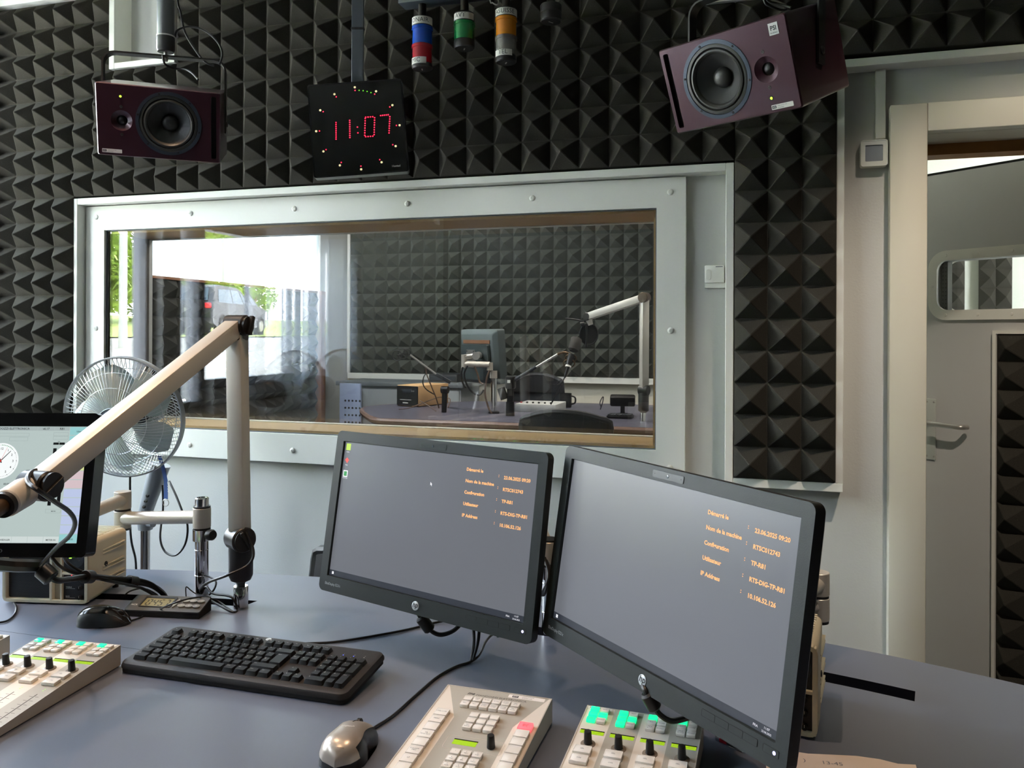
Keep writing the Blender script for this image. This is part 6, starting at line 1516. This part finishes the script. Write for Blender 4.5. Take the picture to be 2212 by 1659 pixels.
cable([PZ(1298, 878, SZ+.01), PZ(1296, 870, SZ+.05), PZ(1300, 860, SZ+.1), PZ(1303, 858, SZ+.12), PZ(1302, 868, SZ+.06), PZ(1297, 884, SZ+.005)], .0028, 'thin wire loop standing up on the studio table')
# studio chairs
n0 = PD(1224, 905, 3.72); f0 = PD(1152, 850, 5.35)
M_near = T(n0.x, n0.y-.18, .06) @ RZ(PI) @ Matrix.Diagonal((.95, 1, 1, 1)); 
office_chair(T(n0.x, n0.y+.16, -.0) @ RZ(PI) @ Matrix.Diagonal((.98, 1, .985, 1)), 'black mesh chair at the near side of the studio table')
office_chair(T(f0.x, f0.y-.12, .18) @ Matrix.Diagonal((.86, 1, .885, 1)), 'black mesh chair at the far side of the studio table')
# furniture along the far wall
gm = mat('cabinet_grey', '#7f8487', .5)
t = thing('low_cabinet', 'low grey cabinet along the far studio wall', 'cabinet', (-2.4, 5.45, .18))
B().bx((-.5, -.19, 0), (.42, .19, .80), .004).build('body', gm, t)
B().bx((-.52, -.21, .80), (.44, .20, .83), .004).build('top_board', mat('cabinet_top', '#5f6467', .5), t)
for k in range(2): B().bx((-.49+.46*k, -.2, .03), (-.05+.46*k, -.19, .78), .002).build('door', gm, t)
pa = PY(757, 875, 5.18)
t = thing('perforated_panel', 'pale blue perforated panel standing left of the studio table', 'panel', (pa.x, 5.18, .18))
hp_ = .82
B().bx((-.085, 0, 0), (.075, .02, hp_), .002).build('board', mat('pale_blue_board', '#8f9cba', .5), t)
b = B()
for i in range(14):
    for j in range(5): b.lathe([(.0075, .0), (.0075, .0006), (0, .0006)], fr((-.04+.028*j, 0.0, hp_-.12-.05*i), (1, 0, 0), (0, 0, 1)), 10)
b.build('perforation', black_soft, t, smooth=0)
ra = PY(962, 862, 5.45)
t = thing('equipment_rack', 'dark equipment box on the far side behind the wooden box', 'equipment box', (ra.x, 5.45, SZ))
B().bx((-.105, -.05, -.03), (.105, .2, .155), .004).build('case', mat('rack_black', '#2a2c2e', .5), t)
b = B()
for k in range(4): b.bx((-.095, -.053, -.01+.04*k), (.095, -.049, .02+.04*k), .001, 1)
b.build('front_panel', dark_grey, t)
shelf = thing('wall_shelf', 'grey shelf under the foam on the far studio wall', 'shelf', (-.6, 5.55, .18))
B().bx((-1.2, -.17, .60), (.85, .15, .635), .003).build('board', mat('cabinet_top', '#5f6467', .5), shelf)
for x in (-1.1, .75): B().bx((x-.02, -.15, 0), (x+.02, .13, .6), .002).build('leg', dark_grey, shelf)

# ------------------------------------------------------------------ light
def lamp(name, kind, loc, power, col, size=.1, target=None, spot=None, blend=.3):
    l = bpy.data.lights.new(name, kind); l.energy = power; l.color = col
    if kind in ('POINT', 'SPOT'): l.shadow_soft_size = size
    if kind == 'SPOT': l.spot_size = spot or 2.2; l.spot_blend = blend
    if kind == 'AREA': l.size = size
    o = bpy.data.objects.new(name, l); COL.objects.link(o); o.location = loc
    if target is not None: o.rotation_euler = (Vector(target)-Vector(loc)).to_track_quat('-Z', 'Y').to_euler()
    return o
WARM = (1, .66, .42)
LAMPS = [((-.45, 1.25, 2.92), 44, .03, (-.45, 1.25, 0), 1.35), ((-1.75, 1.45, 2.92), 60, .03, (-1.75, 1.45, 0), 1.35), ((-1.0, .35, 2.92), 31, .04, (-1.0, .35, 0), 1.35), ((.72, 1.35, 2.95), 105, .04, (1.0, 2.4, .8), 1.3)]
for p, e, s, q, w in LAMPS: lamp('ceiling_spot', 'SPOT', p, e, WARM if w > 1.31 else (1, .86, .71), s, q, w, .65)
lamp('studio_spot', 'SPOT', (-1.4, 4.4, 2.92), 110, (1, .92, .82), .05, (-1.4, 4.4, 0), 1.5, .6)
lamp('studio_spot', 'SPOT', (-.2, 4.3, 2.92), 90, (1, .92, .82), .05, (-.4, 4.3, 0), 1.5, .6)
lamp('studio_fill', 'POINT', (-2.3, 3.7, 2.6), 60, (.95, .97, 1), .15)  # added fill light without a fixture, brightens the left of the studio
lamp('corridor_lamp', 'POINT', (1.9, 3.9, 2.8), 15, (1, .96, .88), .12)
sun = bpy.data.lights.new('sun', 'SUN'); sun.energy = 90; sun.angle = .009; sun.color = (1, .95, .86)
so = bpy.data.objects.new('sun', sun); COL.objects.link(so); so.rotation_euler = Vector((-.35, .45, -.82)).to_track_quat('-Z', 'Y').to_euler()
wd = bpy.data.worlds.new('sky'); SC.world = wd; wd.use_nodes = True; nt = wd.node_tree
bg = nt.nodes['Background']; bg.inputs[1].default_value = 26.0
tc = nt.nodes.new('ShaderNodeTexCoord'); sx_ = nt.nodes.new('ShaderNodeSeparateXYZ'); rp = nt.nodes.new('ShaderNodeValToRGB')
nt.links.new(tc.outputs['Generated'], sx_.inputs[0]); nt.links.new(sx_.outputs['Z'], rp.inputs[0]); nt.links.new(rp.outputs[0], bg.inputs[0])
rp.color_ramp.elements[0].position = 0; rp.color_ramp.elements[0].color = (.95, .98, 1, 1)
rp.color_ramp.elements[1].position = .6; rp.color_ramp.elements[1].color = (.68, .83, 1, 1)

# ------------------------------------------------------------------ camera and view
cd = bpy.data.cameras.new('camera'); cam = bpy.data.objects.new('camera', cd); COL.objects.link(cam)
cd.sensor_fit = 'HORIZONTAL'; cd.sensor_width = 36; cd.lens = F/2212*36; cd.shift_y = -(829.5-CY)/2212; cd.clip_start = .02; cd.clip_end = 300
cam.matrix_world = T(*EYE) @ RZ(YAW) @ RX(PI/2) @ RZ(ROLL)
SC.camera = cam
vs_ = SC.view_settings; vs_.view_transform = 'Standard'; vs_.look = 'None'; vs_.exposure = .36; vs_.gamma = 1; vs_.use_curve_mapping = False
cy = SC.cycles; cy.use_denoising = True; cy.max_bounces = 10; cy.diffuse_bounces = 5; cy.glossy_bounces = 5; cy.transmission_bounces = 6; cy.transparent_max_bounces = 24
cy.sample_clamp_indirect = 6; cy.caustics_reflective = False; cy.caustics_refractive = False
